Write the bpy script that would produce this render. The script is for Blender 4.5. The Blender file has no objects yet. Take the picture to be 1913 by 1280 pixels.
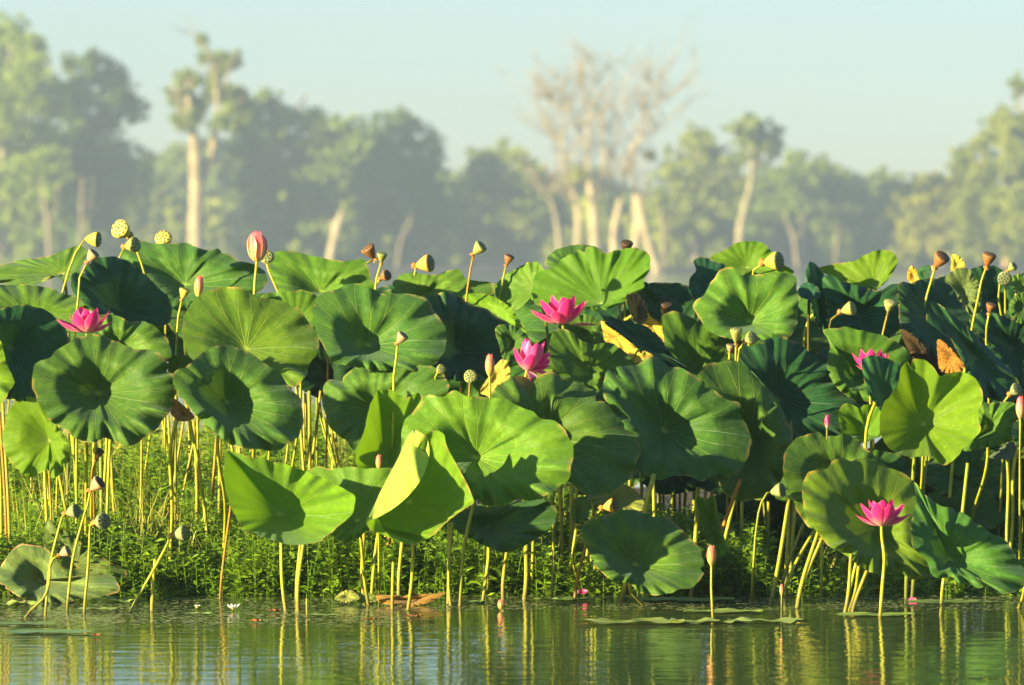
import bpy, math, random
import numpy as np
from mathutils import Vector, Matrix
random.seed(7); RNG = np.random.default_rng(7)
S = bpy.context.scene
COL = S.collection
R = math.radians

# ------------------------------------------------------------------ camera
F = 10400.0                      # focal length in pixels of the 1913 px wide photograph
CAMY, CAMZ = -20.0, 1.25
HORIZON = 488.0
PITCH = math.atan((HORIZON - 640.0) / F)
cam_d = bpy.data.cameras.new('camera'); cam = bpy.data.objects.new('camera', cam_d); COL.objects.link(cam)
cam_d.sensor_width = 36; cam_d.lens = F / 1913 * 36
cam.location = (0, CAMY, CAMZ); cam.rotation_euler = (math.pi / 2 + PITCH, 0, 0)
cam_d.clip_start = 0.5; cam_d.clip_end = 3000
cam_d.dof.use_dof = True; cam_d.dof.focus_distance = 20.3; cam_d.dof.aperture_fstop = 5.4
S.camera = cam

# ------------------------------------------------------------------ light
SUN = Vector((-0.82, -0.53, 0.225)).normalized()
elev = math.asin(SUN.z)
sun_d = bpy.data.lights.new('sun', 'SUN'); sun = bpy.data.objects.new('sun', sun_d); COL.objects.link(sun)
sun_d.energy = 4.5; sun_d.angle = R(0.6); sun_d.color = (1.0, 0.82, 0.42)
sun.rotation_euler = SUN.to_track_quat('Z', 'Y').to_euler(); sun.location = (-10, -6, 6)
W = bpy.data.worlds.new('World'); S.world = W; W.use_nodes = True
wt = W.node_tree; wt.nodes.clear()
wo = wt.nodes.new('ShaderNodeOutputWorld'); wb = wt.nodes.new('ShaderNodeBackground'); wb.inputs['Strength'].default_value = 0.054
sk = wt.nodes.new('ShaderNodeTexSky'); sk.sky_type = 'NISHITA'; sk.sun_disc = False
sk.sun_elevation = elev; sk.sun_rotation = math.atan2(SUN.x, SUN.y)
sk.altitude = 50; sk.air_density = 1.0; sk.dust_density = 0.3; sk.ozone_density = 4.0
wt.links.new(sk.outputs[0], wb.inputs[0]); wt.links.new(wb.outputs[0], wo.inputs[0])
S.view_settings.view_transform = 'Standard'; S.view_settings.look = 'None'
S.view_settings.exposure = 2.14; S.view_settings.gamma = 1.0; S.view_settings.use_curve_mapping = False
S.cycles.max_bounces = 8; S.cycles.transmission_bounces = 6; S.cycles.volume_bounces = 0
S.cycles.transparent_max_bounces = 8
S.cycles.volume_step_rate = 4
S.cycles.use_denoising = True

# ------------------------------------------------------------------ helpers
CP, SP = math.cos(PITCH), math.sin(PITCH)
def ray(x, y):
    u = (x - 956.5) / F; v = (640.0 - y) / F
    # forward = (0, CP, SP), up = (0, -SP, CP)
    return np.array([u, CP - v * SP, SP + v * CP])
def at(x, y, Y):
    d = ray(x, y); t = (Y - CAMY) / d[1]
    return np.array([d[0] * t, Y, CAMZ + d[2] * t])
def onz(x, y, z=0.0):
    d = ray(x, y); t = (z - CAMZ) / d[2]
    return np.array([d[0] * t, CAMY + d[1] * t, z])

def tag(o, label=None, cat=None, group=None, kind=None):
    if label: o['label'] = label
    if cat: o['category'] = cat
    if group: o['group'] = group
    if kind: o['kind'] = kind
    return o
def mesh(name, v, f, mat, smooth=True):
    m = bpy.data.meshes.new(name)
    m.from_pydata([tuple(map(float, p)) for p in v], [], [tuple(map(int, q)) for q in f])
    if mat: m.materials.append(mat)
    if smooth: m.polygons.foreach_set('use_smooth', [True] * len(m.polygons))
    m.update(); return m
def link(name, me, parent=None, color=None):
    o = bpy.data.objects.new(name, me); COL.objects.link(o)
    if parent:
        o.parent = parent
        o.matrix_parent_inverse = Matrix.Translation(-Vector(parent.location))
    if color: o.color = (*color, 1)
    return o
def empty(name, loc, label, cat, group=None):
    o = bpy.data.objects.new(name, None); COL.objects.link(o); o.location = tuple(map(float, loc))
    o.empty_display_size = .05
    return tag(o, label, cat, group)
def catmull(P, n, closed=False):
    P = np.asarray(P, float); k = len(P)
    d = np.linalg.norm((np.roll(P, -1, 0) - P) if closed else (P[1:] - P[:-1]), axis=1); d = np.maximum(d, 1e-9)
    T_ = np.zeros_like(P)
    for i in range(k):
        if closed or 0 < i < k - 1:
            a, b = d[(i - 1) % len(d)], d[i % len(d)]
            va, vb = (P[i] - P[(i - 1) % k]) / a, (P[(i + 1) % k] - P[i]) / b
            T_[i] = (va * b + vb * a) / (a + b)
        elif i == 0: T_[i] = (P[1] - P[0]) / d[0]
        else: T_[i] = (P[-1] - P[-2]) / d[-1]
    cum = np.concatenate([[0], np.cumsum(d)])
    out = []
    for t in np.linspace(0, cum[-1], n, endpoint=not closed):
        i = min(int(np.searchsorted(cum, t, 'right') - 1), len(d) - 1); u = (t - cum[i]) / d[i]; j = (i + 1) % k
        h0 = 2 * u ** 3 - 3 * u * u + 1; h1 = u ** 3 - 2 * u * u + u; h2 = 3 * u * u - 2 * u ** 3; h3 = u ** 3 - u * u
        out.append(h0 * P[i] + h1 * d[i] * T_[i] + h2 * P[j] + h3 * d[i] * T_[j])
    return np.array(out)
def tube_vf(P, rad, sides=7, n=14, off=0):
    P = catmull(P, n); n = len(P)
    r = np.interp(np.linspace(0, 1, n), np.linspace(0, 1, len(rad)), rad)
    V = []; Fc = []
    for i in range(n):
        t = P[min(i + 1, n - 1)] - P[max(i - 1, 0)]; t = t / (np.linalg.norm(t) + 1e-9)
        a = np.cross(t, [0.3, 1, 0.1]); a /= np.linalg.norm(a) + 1e-9; b = np.cross(t, a)
        for j in range(sides):
            w = 2 * math.pi * j / sides
            V.append(P[i] + r[i] * (math.cos(w) * a + math.sin(w) * b))
    for i in range(n - 1):
        for j in range(sides):
            q = (j + 1) % sides
            Fc.append((off + i * sides + j, off + i * sides + q, off + (i + 1) * sides + q, off + (i + 1) * sides + j))
    Fc.append(tuple(off + j for j in range(sides))[::-1]); Fc.append(tuple(off + (n - 1) * sides + j for j in range(sides)))
    return V, Fc
def tube(name, P, rad, mat, parent, sides=7, n=14, color=None):
    V, Fc = tube_vf(P, rad, sides, n)
    return link(name, mesh(name, V, Fc, mat), parent, color)

# ------------------------------------------------------------------ materials
def newmat(name):
    m = bpy.data.materials.new(name); m.use_nodes = True; m.node_tree.nodes.clear(); return m, m.node_tree
class N:
    def __init__(s, t): s.t = t
    def n(s, ty, **kw):
        o = s.t.nodes.new(ty)
        for k, v in kw.items(): setattr(o, k, v)
        return o
    def l(s, a, b): s.t.links.new(a, b)
    def m(s, op, a, b=None, c=None, clamp=False):
        o = s.n('ShaderNodeMath', operation=op, use_clamp=clamp)
        for i, v in enumerate((a, b, c)):
            if v is None: continue
            if isinstance(v, (int, float)): o.inputs[i].default_value = v
            else: s.l(v, o.inputs[i])
        return o.outputs[0]
    def mix(s, fac, a, b, mode='MIX'):
        o = s.n('ShaderNodeMix', data_type='RGBA', blend_type=mode)
        for i, v in ((0, fac), (6, a), (7, b)):
            if isinstance(v, (int, float)): o.inputs[i].default_value = v
            elif isinstance(v, tuple): o.inputs[i].default_value = (*v, 1)
            else: s.l(v, o.inputs[i])
        return o.outputs[2]
    def noise(s, scale, detail=3, rough=.5, vec=None):
        o = s.n('ShaderNodeTexNoise'); o.inputs['Scale'].default_value = scale; o.inputs['Detail'].default_value = detail
        o.inputs['Roughness'].default_value = rough
        if vec is not None: s.l(vec, o.inputs['Vector'])
        return o.outputs[0]
    def ramp(s, fac, *stops):
        o = s.n('ShaderNodeValToRGB'); cr = o.color_ramp
        while len(cr.elements) < len(stops): cr.elements.new(.5)
        for e, (p, c) in zip(cr.elements, stops): e.position = p; e.color = (*c, 1)
        s.l(fac, o.inputs[0]); return o.outputs[0]
    def pos(s): return s.n('ShaderNodeNewGeometry').outputs['Position']
    def out(s, sh): o = s.n('ShaderNodeOutputMaterial'); s.l(sh, o.inputs[0]); return o

def plain(name, c1, c2, scale=20, rough=.6, transl=0., tcol=None, bump=0., useobj=False, spec=.4):
    m, t = newmat(name); g = N(t)
    p = g.pos(); f = g.noise(scale, 4, .6, p)
    col = g.mix(g.m('MULTIPLY_ADD', f, 2.2, -.6, clamp=True), c1, c2)
    if useobj:
        oi = g.n('ShaderNodeObjectInfo'); col = g.mix(1.0, col, oi.outputs['Color'], 'MULTIPLY')
    b = g.n('ShaderNodeBsdfPrincipled'); g.l(col, b.inputs['Base Color']); b.inputs['Roughness'].default_value = rough
    b.inputs['Specular IOR Level'].default_value = spec
    if bump:
        bp = g.n('ShaderNodeBump'); bp.inputs['Strength'].default_value = bump; bp.inputs['Distance'].default_value = .003
        g.l(g.noise(scale * 4, 3, .6, p), bp.inputs['Height']); g.l(bp.outputs[0], b.inputs['Normal'])
    sh = b.outputs[0]
    if transl:
        tr = g.n('ShaderNodeBsdfTranslucent')
        if tcol: tr.inputs[0].default_value = (*tcol, 1)
        else: g.l(col, tr.inputs[0])
        mx = g.n('ShaderNodeMixShader'); mx.inputs[0].default_value = transl
        g.l(sh, mx.inputs[1]); g.l(tr.outputs[0], mx.inputs[2]); sh = mx.outputs[0]
    g.out(sh); return m

def leafmat(name, dark, mid, vein, under, tcol, transl, speck=None, rough=.58):
    m, t = newmat(name); g = N(t)
    uv = g.n('ShaderNodeUVMap'); uv.uv_map = 'UVMap'
    sx = g.n('ShaderNodeSeparateXYZ'); g.l(uv.outputs[0], sx.inputs[0])
    u, s = sx.outputs[0], sx.outputs[1]
    p = g.pos()
    oi = g.n('ShaderNodeObjectInfo')
    NV = 21
    w = g.m('ABSOLUTE', g.m('SUBTRACT', g.m('FRACT', g.m('MULTIPLY', u, NV)), .5))          # 0 on the vein
    fk = g.m('MULTIPLY', g.m('MAXIMUM', g.m('SUBTRACT', s, .52), 0.), .55)
    w2 = g.m('ABSOLUTE', g.m('SUBTRACT', w, fk))
    dist = g.m('MULTIPLY', w2, s)
    wid = g.m('MULTIPLY_ADD', s, -.014, .027)
    v = g.m('SUBTRACT', 1.0, g.m('DIVIDE', dist, wid), clamp=True)
    v = g.m('SMOOTH_MIN', v, 1.0, .1)
    fade = g.m('SUBTRACT', 1.12, s, clamp=True)
    v = g.m('MULTIPLY', v, g.m('POWER', fade, .6), clamp=True)
    n1 = g.noise(9, 4, .6, p); n2 = g.noise(60, 3, .6, p)
    f = g.m('MULTIPLY_ADD', n1, 2.4, -.75, clamp=True)
    col = g.mix(f, dark, mid)
    col = g.mix(g.m('MULTIPLY_ADD', n2, 1.6, -.45, clamp=True), col, tuple(c * .78 for c in dark))
    # leaf tissue a little lighter round the hub
    hub = g.m('SUBTRACT', 1.0, g.m('MULTIPLY', s, 14.0), clamp=True)
    col = g.mix(g.m('MULTIPLY', v, .85), col, vein)
    col = g.mix(hub, col, tuple(min(1, c * 1.3) for c in vein))
    if speck:
        vo = g.noise(130, 2, .7, p); sp = g.m('GREATER_THAN', vo, .54)
        col = g.mix(g.m('MULTIPLY', sp, .8), col, speck)
    # worn yellow rim in places
    rimf = g.m('MULTIPLY', g.m('MULTIPLY_ADD', s, 20.0, -19.0, clamp=True), g.m('GREATER_THAN', g.noise(14, 2, .5, p), .52))
    col = g.mix(g.m('MULTIPLY', rimf, .85), col, (.26, .19, .05))
    bloom = g.m('MULTIPLY_ADD', g.noise(34, 5, .7, p), 5.0, -2.6, clamp=True)
    col = g.mix(g.m('MULTIPLY', bloom, .42), col, tuple(min(1, c * 1.5 + .02) for c in mid))
    # brown blemishes
    bl = g.m('MULTIPLY_ADD', g.noise(26, 4, .75, p), 14.0, -9.2, clamp=True)
    col = g.mix(g.m('MULTIPLY', bl, .7), col, (.13, .10, .03))
    col = g.mix(1.0, col, oi.outputs['Color'], 'MULTIPLY')
    geo = g.n('ShaderNodeNewGeometry')
    colu = g.mix(1.0, g.mix(g.m('MULTIPLY', v, .5), under, vein), oi.outputs['Color'], 'MULTIPLY')
    base = g.mix(geo.outputs['Backfacing'], col, colu)
    b = g.n('ShaderNodeBsdfPrincipled'); g.l(base, b.inputs['Base Color']); b.inputs['Roughness'].default_value = rough
    b.inputs['Specular IOR Level'].default_value = .16
    b.inputs['Sheen Weight'].default_value = .11; b.inputs['Sheen Roughness'].default_value = .45
    b.inputs['Sheen Tint'].default_value = (.6, .85, .95, 1)
    bp = g.n('ShaderNodeBump'); bp.inputs['Strength'].default_value = .7; bp.inputs['Distance'].default_value = .005
    hgt = g.m('ADD', g.m('MULTIPLY', v, -1.5), g.m('ADD', g.m('MULTIPLY', n2, .25), g.m('MULTIPLY', g.noise(22, 2, .5, p), 1.0)))
    g.l(hgt, bp.inputs['Height']); g.l(bp.outputs[0], b.inputs['Normal'])
    tr = g.n('ShaderNodeBsdfTranslucent')
    g.l(g.mix(1.0, g.mix(g.m('MULTIPLY', v, .35), tcol, tuple(c * .5 for c in tcol)), oi.outputs['Color'], 'MULTIPLY'), tr.inputs[0])
    mx = g.n('ShaderNodeMixShader'); mx.inputs[0].default_value = transl
    g.l(b.outputs[0], mx.inputs[1]); g.l(tr.outputs[0], mx.inputs[2])
    g.out(mx.outputs[0]); return m

M = {}
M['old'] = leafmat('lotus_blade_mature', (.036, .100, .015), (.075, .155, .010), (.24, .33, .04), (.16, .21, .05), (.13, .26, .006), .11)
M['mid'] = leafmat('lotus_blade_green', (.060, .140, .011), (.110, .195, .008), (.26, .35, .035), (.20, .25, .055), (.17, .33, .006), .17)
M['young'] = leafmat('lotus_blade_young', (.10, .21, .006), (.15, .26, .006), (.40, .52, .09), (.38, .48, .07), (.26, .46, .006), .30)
M['teal'] = leafmat('lotus_blade_shaded', (.012, .056, .020), (.022, .080, .022), (.09, .16, .05), (.08, .12, .05), (.04, .11, .01), .10)  # dark teal: the tone of blades in shade put into the colour
M['yellow'] = leafmat('lotus_blade_withered_yellow', (.46, .36, .04), (.55, .45, .07), (.55, .42, .08), (.50, .38, .06), (.4, .3, .03), .25, speck=(.36, .18, .02), rough=.7)
M['brown'] = leafmat('lotus_blade_withered_brown', (.08, .045, .018), (.13, .075, .024), (.16, .10, .04), (.09, .055, .02), (.15, .08, .02), .1, speck=(.04, .025, .012), rough=.8)
M['orange'] = leafmat('lotus_blade_withered_orange', (.32, .14, .02), (.50, .27, .035), (.45, .27, .06), (.32, .15, .035), (.45, .22, .02), .2, speck=(.14, .06, .015), rough=.7)
M['spotted'] = leafmat('lotus_blade_spotted', (.12, .16, .04), (.18, .22, .05), (.22, .25, .09), (.15, .18, .06), (.15, .18, .03), .2, speck=(.05, .06, .02), rough=.7)

def stalkmat():
    m, t = newmat('lotus_stalk'); g = N(t); p = g.pos()
    f = g.m('MULTIPLY_ADD', g.noise(9, 4, .6, p), 2.4, -.7, clamp=True)
    col = g.mix(f, (.24, .29, .016), (.42, .40, .025))
    sp = g.m('MULTIPLY_ADD', g.noise(190, 3, .7, p), 9.0, -4.9, clamp=True); col = g.mix(g.m('MULTIPLY', sp, .6), col, (.13, .08, .02))
    bl = g.m('MULTIPLY_ADD', g.noise(24, 3, .6, p), 7.0, -4.0, clamp=True); col = g.mix(g.m('MULTIPLY', bl, .55), col, (.20, .12, .025))
    sz = g.n('ShaderNodeSeparateXYZ'); g.l(p, sz.inputs[0])
    wet = g.m('SUBTRACT', 1.0, g.m('MULTIPLY', g.m('ADD', sz.outputs[2], g.m('MULTIPLY', g.noise(30, 2, .5, p), -.05)), 18.0), clamp=True)
    col = g.mix(g.m('MULTIPLY', wet, .6), col, (.11, .08, .025))
    col = g.mix(1.0, col, g.n('ShaderNodeObjectInfo').outputs['Color'], 'MULTIPLY')
    b = g.n('ShaderNodeBsdfPrincipled'); g.l(col, b.inputs['Base Color']); b.inputs['Roughness'].default_value = .5; b.inputs['Specular IOR Level'].default_value = .35
    bp = g.n('ShaderNodeBump'); bp.inputs['Strength'].default_value = .7; bp.inputs['Distance'].default_value = .003
    g.l(g.noise(240, 3, .7, p), bp.inputs['Height']); g.l(bp.outputs[0], b.inputs['Normal']); g.out(b.outputs[0]); return m
M['stalk'] = stalkmat()
M['petal'] = None
M['podskin'] = plain('pod_skin', (.75, .75, .75), (1, 1, 1), 90, .6, .06, bump=.3, useobj=True)
M['podface'] = plain('pod_face', (.75, .75, .75), (1, 1, 1), 120, .65, useobj=True)
M['pit_shade'] = plain('pod_pit_shade', (.018, .022, .012), (.04, .045, .02), 200, .7)  # dark tone standing in for the shade inside the seed holes
M['stamen'] = plain('stamen', (.75, .48, .04), (.85, .65, .08), 80, .6, .2)
M['bract'] = plain('dry_bract', (.38, .16, .04), (.55, .30, .07), 80, .7, .2)

def petalmat(name, base, midc, tip, tr=.3):
    m, t = newmat(name); g = N(t)
    uv = g.n('ShaderNodeUVMap'); uv.uv_map = 'UVMap'; sx = g.n('ShaderNodeSeparateXYZ'); g.l(uv.outputs[0], sx.inputs[0])
    n = g.noise(40, 3, .6, g.pos())
    v = g.m('ADD', sx.outputs[1], g.m('MULTIPLY_ADD', n, .2, -.1))
    col = g.ramp(v, (.0, base), (.30, tuple(.35 * a + .65 * b for a, b in zip(base, midc))), (.50, midc), (1.0, tip))
    wv = g.n('ShaderNodeTexWave'); wv.inputs['Scale'].default_value = 5; wv.inputs['Distortion'].default_value = 1.5
    wv.bands_direction = 'X'; g.l(uv.outputs[0], wv.inputs['Vector'])
    col = g.mix(g.m('MULTIPLY', wv.outputs['Fac'], .16), col, tuple(c * .6 for c in tip))
    ed = g.m('ABSOLUTE', g.m('SUBTRACT', sx.outputs[0], .5)); ed = g.m('MULTIPLY_ADD', ed, 6.0, -2.3, clamp=True)
    col = g.mix(g.m('MULTIPLY', ed, .3), col, (.95, .62, .62))  # pale petal highlight put into the margin colour
    b = g.n('ShaderNodeBsdfPrincipled'); g.l(col, b.inputs['Base Color']); b.inputs['Roughness'].default_value = .42
    b.inputs['Sheen Weight'].default_value = .15
    t2 = g.n('ShaderNodeBsdfTranslucent'); g.l(col, t2.inputs[0])
    mx = g.n('ShaderNodeMixShader'); mx.inputs[0].default_value = tr
    g.l(b.outputs[0], mx.inputs[1]); g.l(t2.outputs[0], mx.inputs[2]); g.out(mx.outputs[0]); return m
M['petal'] = petalmat('petal_magenta', (.88, .50, .40), (.84, .028, .25), (.68, .010, .20))
M['petal_outer'] = petalmat('petal_cream_pink', (.86, .66, .24), (.86, .35, .20), (.85, .08, .16))
M['petal_pale'] = petalmat('petal_pale_pink', (.92, .60, .56), (.88, .15, .40), (.74, .02, .26))
M['petal_bud'] = petalmat('bud_petal', (.66, .58, .12), (.74, .32, .10), (.68, .14, .12))
M['petal_white'] = petalmat('petal_white', (.80, .80, .66), (.85, .83, .82), (.88, .84, .86))
# ------------------------------------------------------------------ water, ground, haze
TS = 3.0      # how much farther than first paced out the far bank stands
def grid(name, xs, ys, zf, mat):
    V = [(x, y, zf(x, y)) for y in ys for x in xs]; n = len(xs)
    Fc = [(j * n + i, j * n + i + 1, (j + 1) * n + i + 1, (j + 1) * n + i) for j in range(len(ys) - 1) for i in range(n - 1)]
    return link(name, mesh(name, V, Fc, mat))
def sst(a, b, x): t = min(max((x - a) / (b - a), 0), 1); return t * t * (3 - 2 * t)
def bank(x, y):
    w = .10 * math.sin(x * 2.3 + .5) + .07 * math.sin(x * 5.1) + .04 * math.sin(x * 11.7)
    z = -.35 + .40 * sst(.55 + w, 1.25 + w, y) + .06 * sst(1.3, 4, y) - .75 * sst(8, 11, y)
    z += .015 * math.sin(x * 9 + y * 7) + .012 * math.sin(x * 17 - y * 13)
    z += 1.15 * sst(205 * TS, 215 * TS, y)
    return z
mud = plain('mud', (.035, .028, .012), (.075, .06, .022), 6, .8, bump=.6)
xs = np.concatenate([np.linspace(-240, -6, 14), np.linspace(-5, 5, 110), np.linspace(6, 240, 14)])
ys = np.concatenate([np.linspace(-40, -.5, 10), np.linspace(.2, 9, 90), np.linspace(9.5, 12, 8), np.linspace(20, 600, 8), np.linspace(610, 650, 8), np.linspace(680, 980, 8)])
tag(grid('ground', xs, ys, bank, mud), kind='structure')

m, t = newmat('pond_water'); g = N(t)
tc = g.n('ShaderNodeNewGeometry').outputs['Position']
mp = g.n('ShaderNodeMapping'); mp.inputs['Scale'].default_value = (1.0, 2.6, 1.0); g.l(tc, mp.inputs[0])
n1 = g.noise(2.6, 3, .55, mp.outputs[0])
mp2 = g.n('ShaderNodeMapping'); mp2.inputs['Scale'].default_value = (2.0, 6.0, 1.0); g.l(tc, mp2.inputs[0])
n2 = g.noise(3.4, 2, .5, mp2.outputs[0])
h = g.m('ADD', g.m('MULTIPLY', n1, 1.0), g.m('MULTIPLY', n2, .30))
bp = g.n('ShaderNodeBump'); bp.inputs['Strength'].default_value = 1.0; bp.inputs['Distance'].default_value = .0038; g.l(h, bp.inputs['Height'])
b = g.n('ShaderNodeBsdfPrincipled'); b.inputs['Base Color'].default_value = (.055, .085, .028, 1)
b.inputs['Roughness'].default_value = .03; b.inputs['IOR'].default_value = 1.33; g.l(bp.outputs[0], b.inputs['Normal'])
g.out(b.outputs[0]); M['water'] = m
tag(link('lake_water', mesh('lake_water', [(-240, -40, 0), (240, -40, 0), (240, 636, 0), (-240, 636, 0)], [(0, 1, 2, 3)], m, False)), kind='structure')

hz = bpy.data.materials.new('haze'); hz.use_nodes = True; t = hz.node_tree; t.nodes.clear()
vo = t.nodes.new('ShaderNodeVolumePrincipled'); vo.inputs['Color'].default_value = (.68, .83, .98, 1)
vo.inputs['Density'].default_value = .00070; vo.inputs['Anisotropy'].default_value = .35
t.links.new(vo.outputs[0], t.nodes.new('ShaderNodeOutputMaterial').inputs['Volume'])
x0, x1, y0, y1, z0, z1 = -250, 250, -45, 1000, -2, 46
hb = link('haze', mesh('haze', [(x0, y0, z0), (x1, y0, z0), (x1, y1, z0), (x0, y1, z0), (x0, y0, z1), (x1, y0, z1), (x1, y1, z1), (x0, y1, z1)],
     [(0, 3, 2, 1), (4, 5, 6, 7), (0, 1, 5, 4), (1, 2, 6, 5), (2, 3, 7, 6), (3, 0, 4, 7)], hz, False)); tag(hb, kind='stuff')

# ------------------------------------------------------------------ far trees
M['crown'] = plain('tree_crown_foliage', (.15, .22, .028), (.38, .46, .045), .16, .6, .4, useobj=True)
M['bark'] = plain('paperbark', (.20, .16, .10), (.42, .36, .24), .5, .8, bump=.8, useobj=True)
def quads(C, size, rng, elong=1.8):
    n = len(C)
    a = rng.normal(size=(n, 3)); a /= np.linalg.norm(a, axis=1)[:, None]
    b = np.cross(a, rng.normal(size=(n, 3))); b /= np.linalg.norm(b, axis=1)[:, None]
    s = size * rng.uniform(.6, 1.3, (n, 1))
    V = np.stack([C - a * s * elong / 2, C - b * s / 2, C + a * s * elong / 2, C + b * s / 2], 1).reshape(-1, 3)
    I = np.arange(n * 4).reshape(n, 4)
    return V, I
def fastmesh(name, V, I, mat, smooth=False):
    m = bpy.data.meshes.new(name); V = np.asarray(V, np.float32); I = np.asarray(I, np.int32); k = I.shape[1]
    m.vertices.add(len(V)); m.vertices.foreach_set('co', V.ravel())
    m.loops.add(I.size); m.loops.foreach_set('vertex_index', I.ravel())
    m.polygons.add(len(I)); m.polygons.foreach_set('loop_start', np.arange(len(I), dtype=np.int32) * k)
    try: m.polygons.foreach_set('loop_total', np.full(len(I), k, np.int32))
    except Exception: pass
    if mat: m.materials.append(mat)
    m.update(calc_edges=True); m.validate()
    if smooth: m.polygons.foreach_set('use_smooth', [True] * len(m.polygons))
    return m
def crown(clumps, Y, rng, dens=1.0, size=.30):
    """clumps: px ellipses (x, y, rx, ry); many leaf tufts gathered in sub-clumps inside each ellipsoid"""
    out = []
    k = (Y - CAMY) / F
    for (x, y, rx, ry) in clumps:
        c = at(x, y, Y + rng.uniform(-1.5, 1.5) * TS); RX, RZ = rx * k, ry * k; RY = .8 * RX; RZ *= 1.1
        ns = max(10, int(16 + rx * ry / 32))
        for _ in range(ns):
            d = rng.normal(size=3); d /= np.linalg.norm(d); d *= rng.uniform(.2, 1.55) ** .7
            sc = c + d * [RX, RY, RZ]; sr = .20 * min(RX, RZ) * rng.uniform(.4, 2.0)
            nq = max(6, int(dens * 19 * rng.uniform(.6, 1.3)))
            e = rng.normal(size=(nq, 3)); e /= np.linalg.norm(e, axis=1)[:, None]; e *= rng.uniform(.3, 1, (nq, 1)) ** .4
            out.append(sc + e * sr * [1.2, 1.2, .8])
    return quads(np.concatenate(out), size, rng)
TREEN = [0]
def tree(label, Y, clumps, trunks, tint=(1, 1, 1), bark=(1, 1, 1), dens=1., cat='tree', skirt=True, twl=1., name='paperbark_tree', group=None, size=.17, twigs=0):
    Y *= TS; size *= TS
    rng = np.random.default_rng(100 + TREEN[0]); TREEN[0] += 1
    k = (Y - CAMY) / F
    bx = trunks[0][0][0] if trunks else clumps[0][0]
    base = at(bx, 560, Y); base[2] = bank(base[0], Y) - .1
    root = empty(name, base, label, cat, group)
    ends = []
    for ti, (pts) in enumerate(trunks):
        P = [at(p[0], p[1], Y + rng.uniform(-.5, .5)) for p in pts]
        if pts[0][1] >= 480: P.insert(0, np.array([P[0][0] + (P[0][0] - P[1][0]) * .1, P[0][1], base[2] - .2]))
        rad = [p[2] * k / 2 * .82 for p in pts]
        if pts[0][1] >= 480: rad.insert(0, rad[0] * 1.15)
        tube('trunk' if ti == 0 else 'branch', P, rad, M['bark'], root, 8, 4 * len(P), bark)
        ends += P[1:]
    if twigs:
        V, I = [], []
        E = []
        for pts_ in trunks:
            Q = np.array([at(p[0], p[1], Y) for p in pts_]); E += list(catmull(Q, 5 * len(Q)))
        E = np.array(E); E = E[E[:, 2] > CAMZ + 95 * k]
        for q in range(twigs):
            a = E[rng.integers(len(E))]
            d = rng.normal(size=3) * [1, .8, .6]; d[2] = abs(d[2]) + .55; d[0] += .03 * (a[0] - base[0]); d /= np.linalg.norm(d); L = rng.uniform(.8, 2.3) * TS * twl
            m1 = a + d * L * .5 + rng.normal(size=3) * .1 * TS * twl; e1 = a + d * L + np.array([0, 0, .2]) * TS * twl
            v, f = tube_vf([a, m1, e1], [.11, .07, .025], 3, 5, len(V)); V += v; I += f
            for _ in range(4):
                s0 = m1 + (e1 - m1) * rng.uniform(-.6, 1); s1 = s0 + (d * .35 + rng.normal(size=3) * .3 + [0, 0, .25]) * TS * twl
                v, f = tube_vf([s0, s1], [.045, .015], 3, 2, len(V)); V += v; I += f
        link('twigs', mesh('twigs', V, I, M['bark']), root, tuple(b * .8 for b in bark))['kind'] = 'stuff'
    if skirt and len(clumps) >= 4:
        xs_ = [c[0] for c in clumps]; yb = max(c[1] for c in clumps)
        cl2 = list(clumps); y_ = yb
        while y_ < 500:
            for x_ in np.arange(min(xs_), max(xs_) + 1, 42): cl2.append((x_ + rng.uniform(-14, 14), y_ + rng.uniform(-14, 14), rng.uniform(14, 34), rng.uniform(12, 24)))
            y_ += 36
        clumps = cl2
    if clumps:
        V, I = crown(clumps, Y, rng, dens, size)
        link('crown', fastmesh('crown', V, I, M['crown']), root, tint)
    return root
G = 'hazy trees along the far bank'
yel = (1.1, 1.15, .8); grn = (.85, 1.0, .8); dk = (.72, .86, .75); cr = (1, 1, 1)
tree('tall leafy tree at the left edge of the far bank, cut by the frame', 235,
     [(20, 75, 45, 35), (55, 95, 25, 25), (-20, 130, 60, 50), (45, 150, 45, 40), (90, 185, 30, 30), (10, 215, 70, 45), (-40, 260, 70, 60), (60, 265, 60, 45), (0, 330, 80, 50), (70, 340, 50, 50), (-70, 180, 50, 60)],
     [[(0, 500, 30), (5, 300, 22), (15, 150, 12), (20, 80, 5)], [(5, 300, 14), (45, 215, 8), (75, 180, 4)], [(5, 330, 12), (-40, 240, 7), (-60, 190, 4)]], yel)
tree('round crowned tree with blue-green shade, second from the left on the far bank', 240,
     [(128, 118, 14, 14), (175, 115, 22, 18), (205, 140, 28, 24), (160, 155, 28, 26), (228, 170, 24, 22), (185, 195, 45, 28), (245, 205, 26, 16), (135, 190, 28, 26), (205, 230, 32, 20), (150, 240, 38, 26), (175, 290, 60, 40), (220, 330, 60, 50), (120, 310, 50, 50)],
     [[(165, 500, 20), (170, 350, 15), (180, 240, 10), (190, 150, 5)], [(170, 340, 9), (140, 230, 6), (128, 130, 3)], [(175, 300, 8), (230, 210, 4)]], grn)
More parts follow.
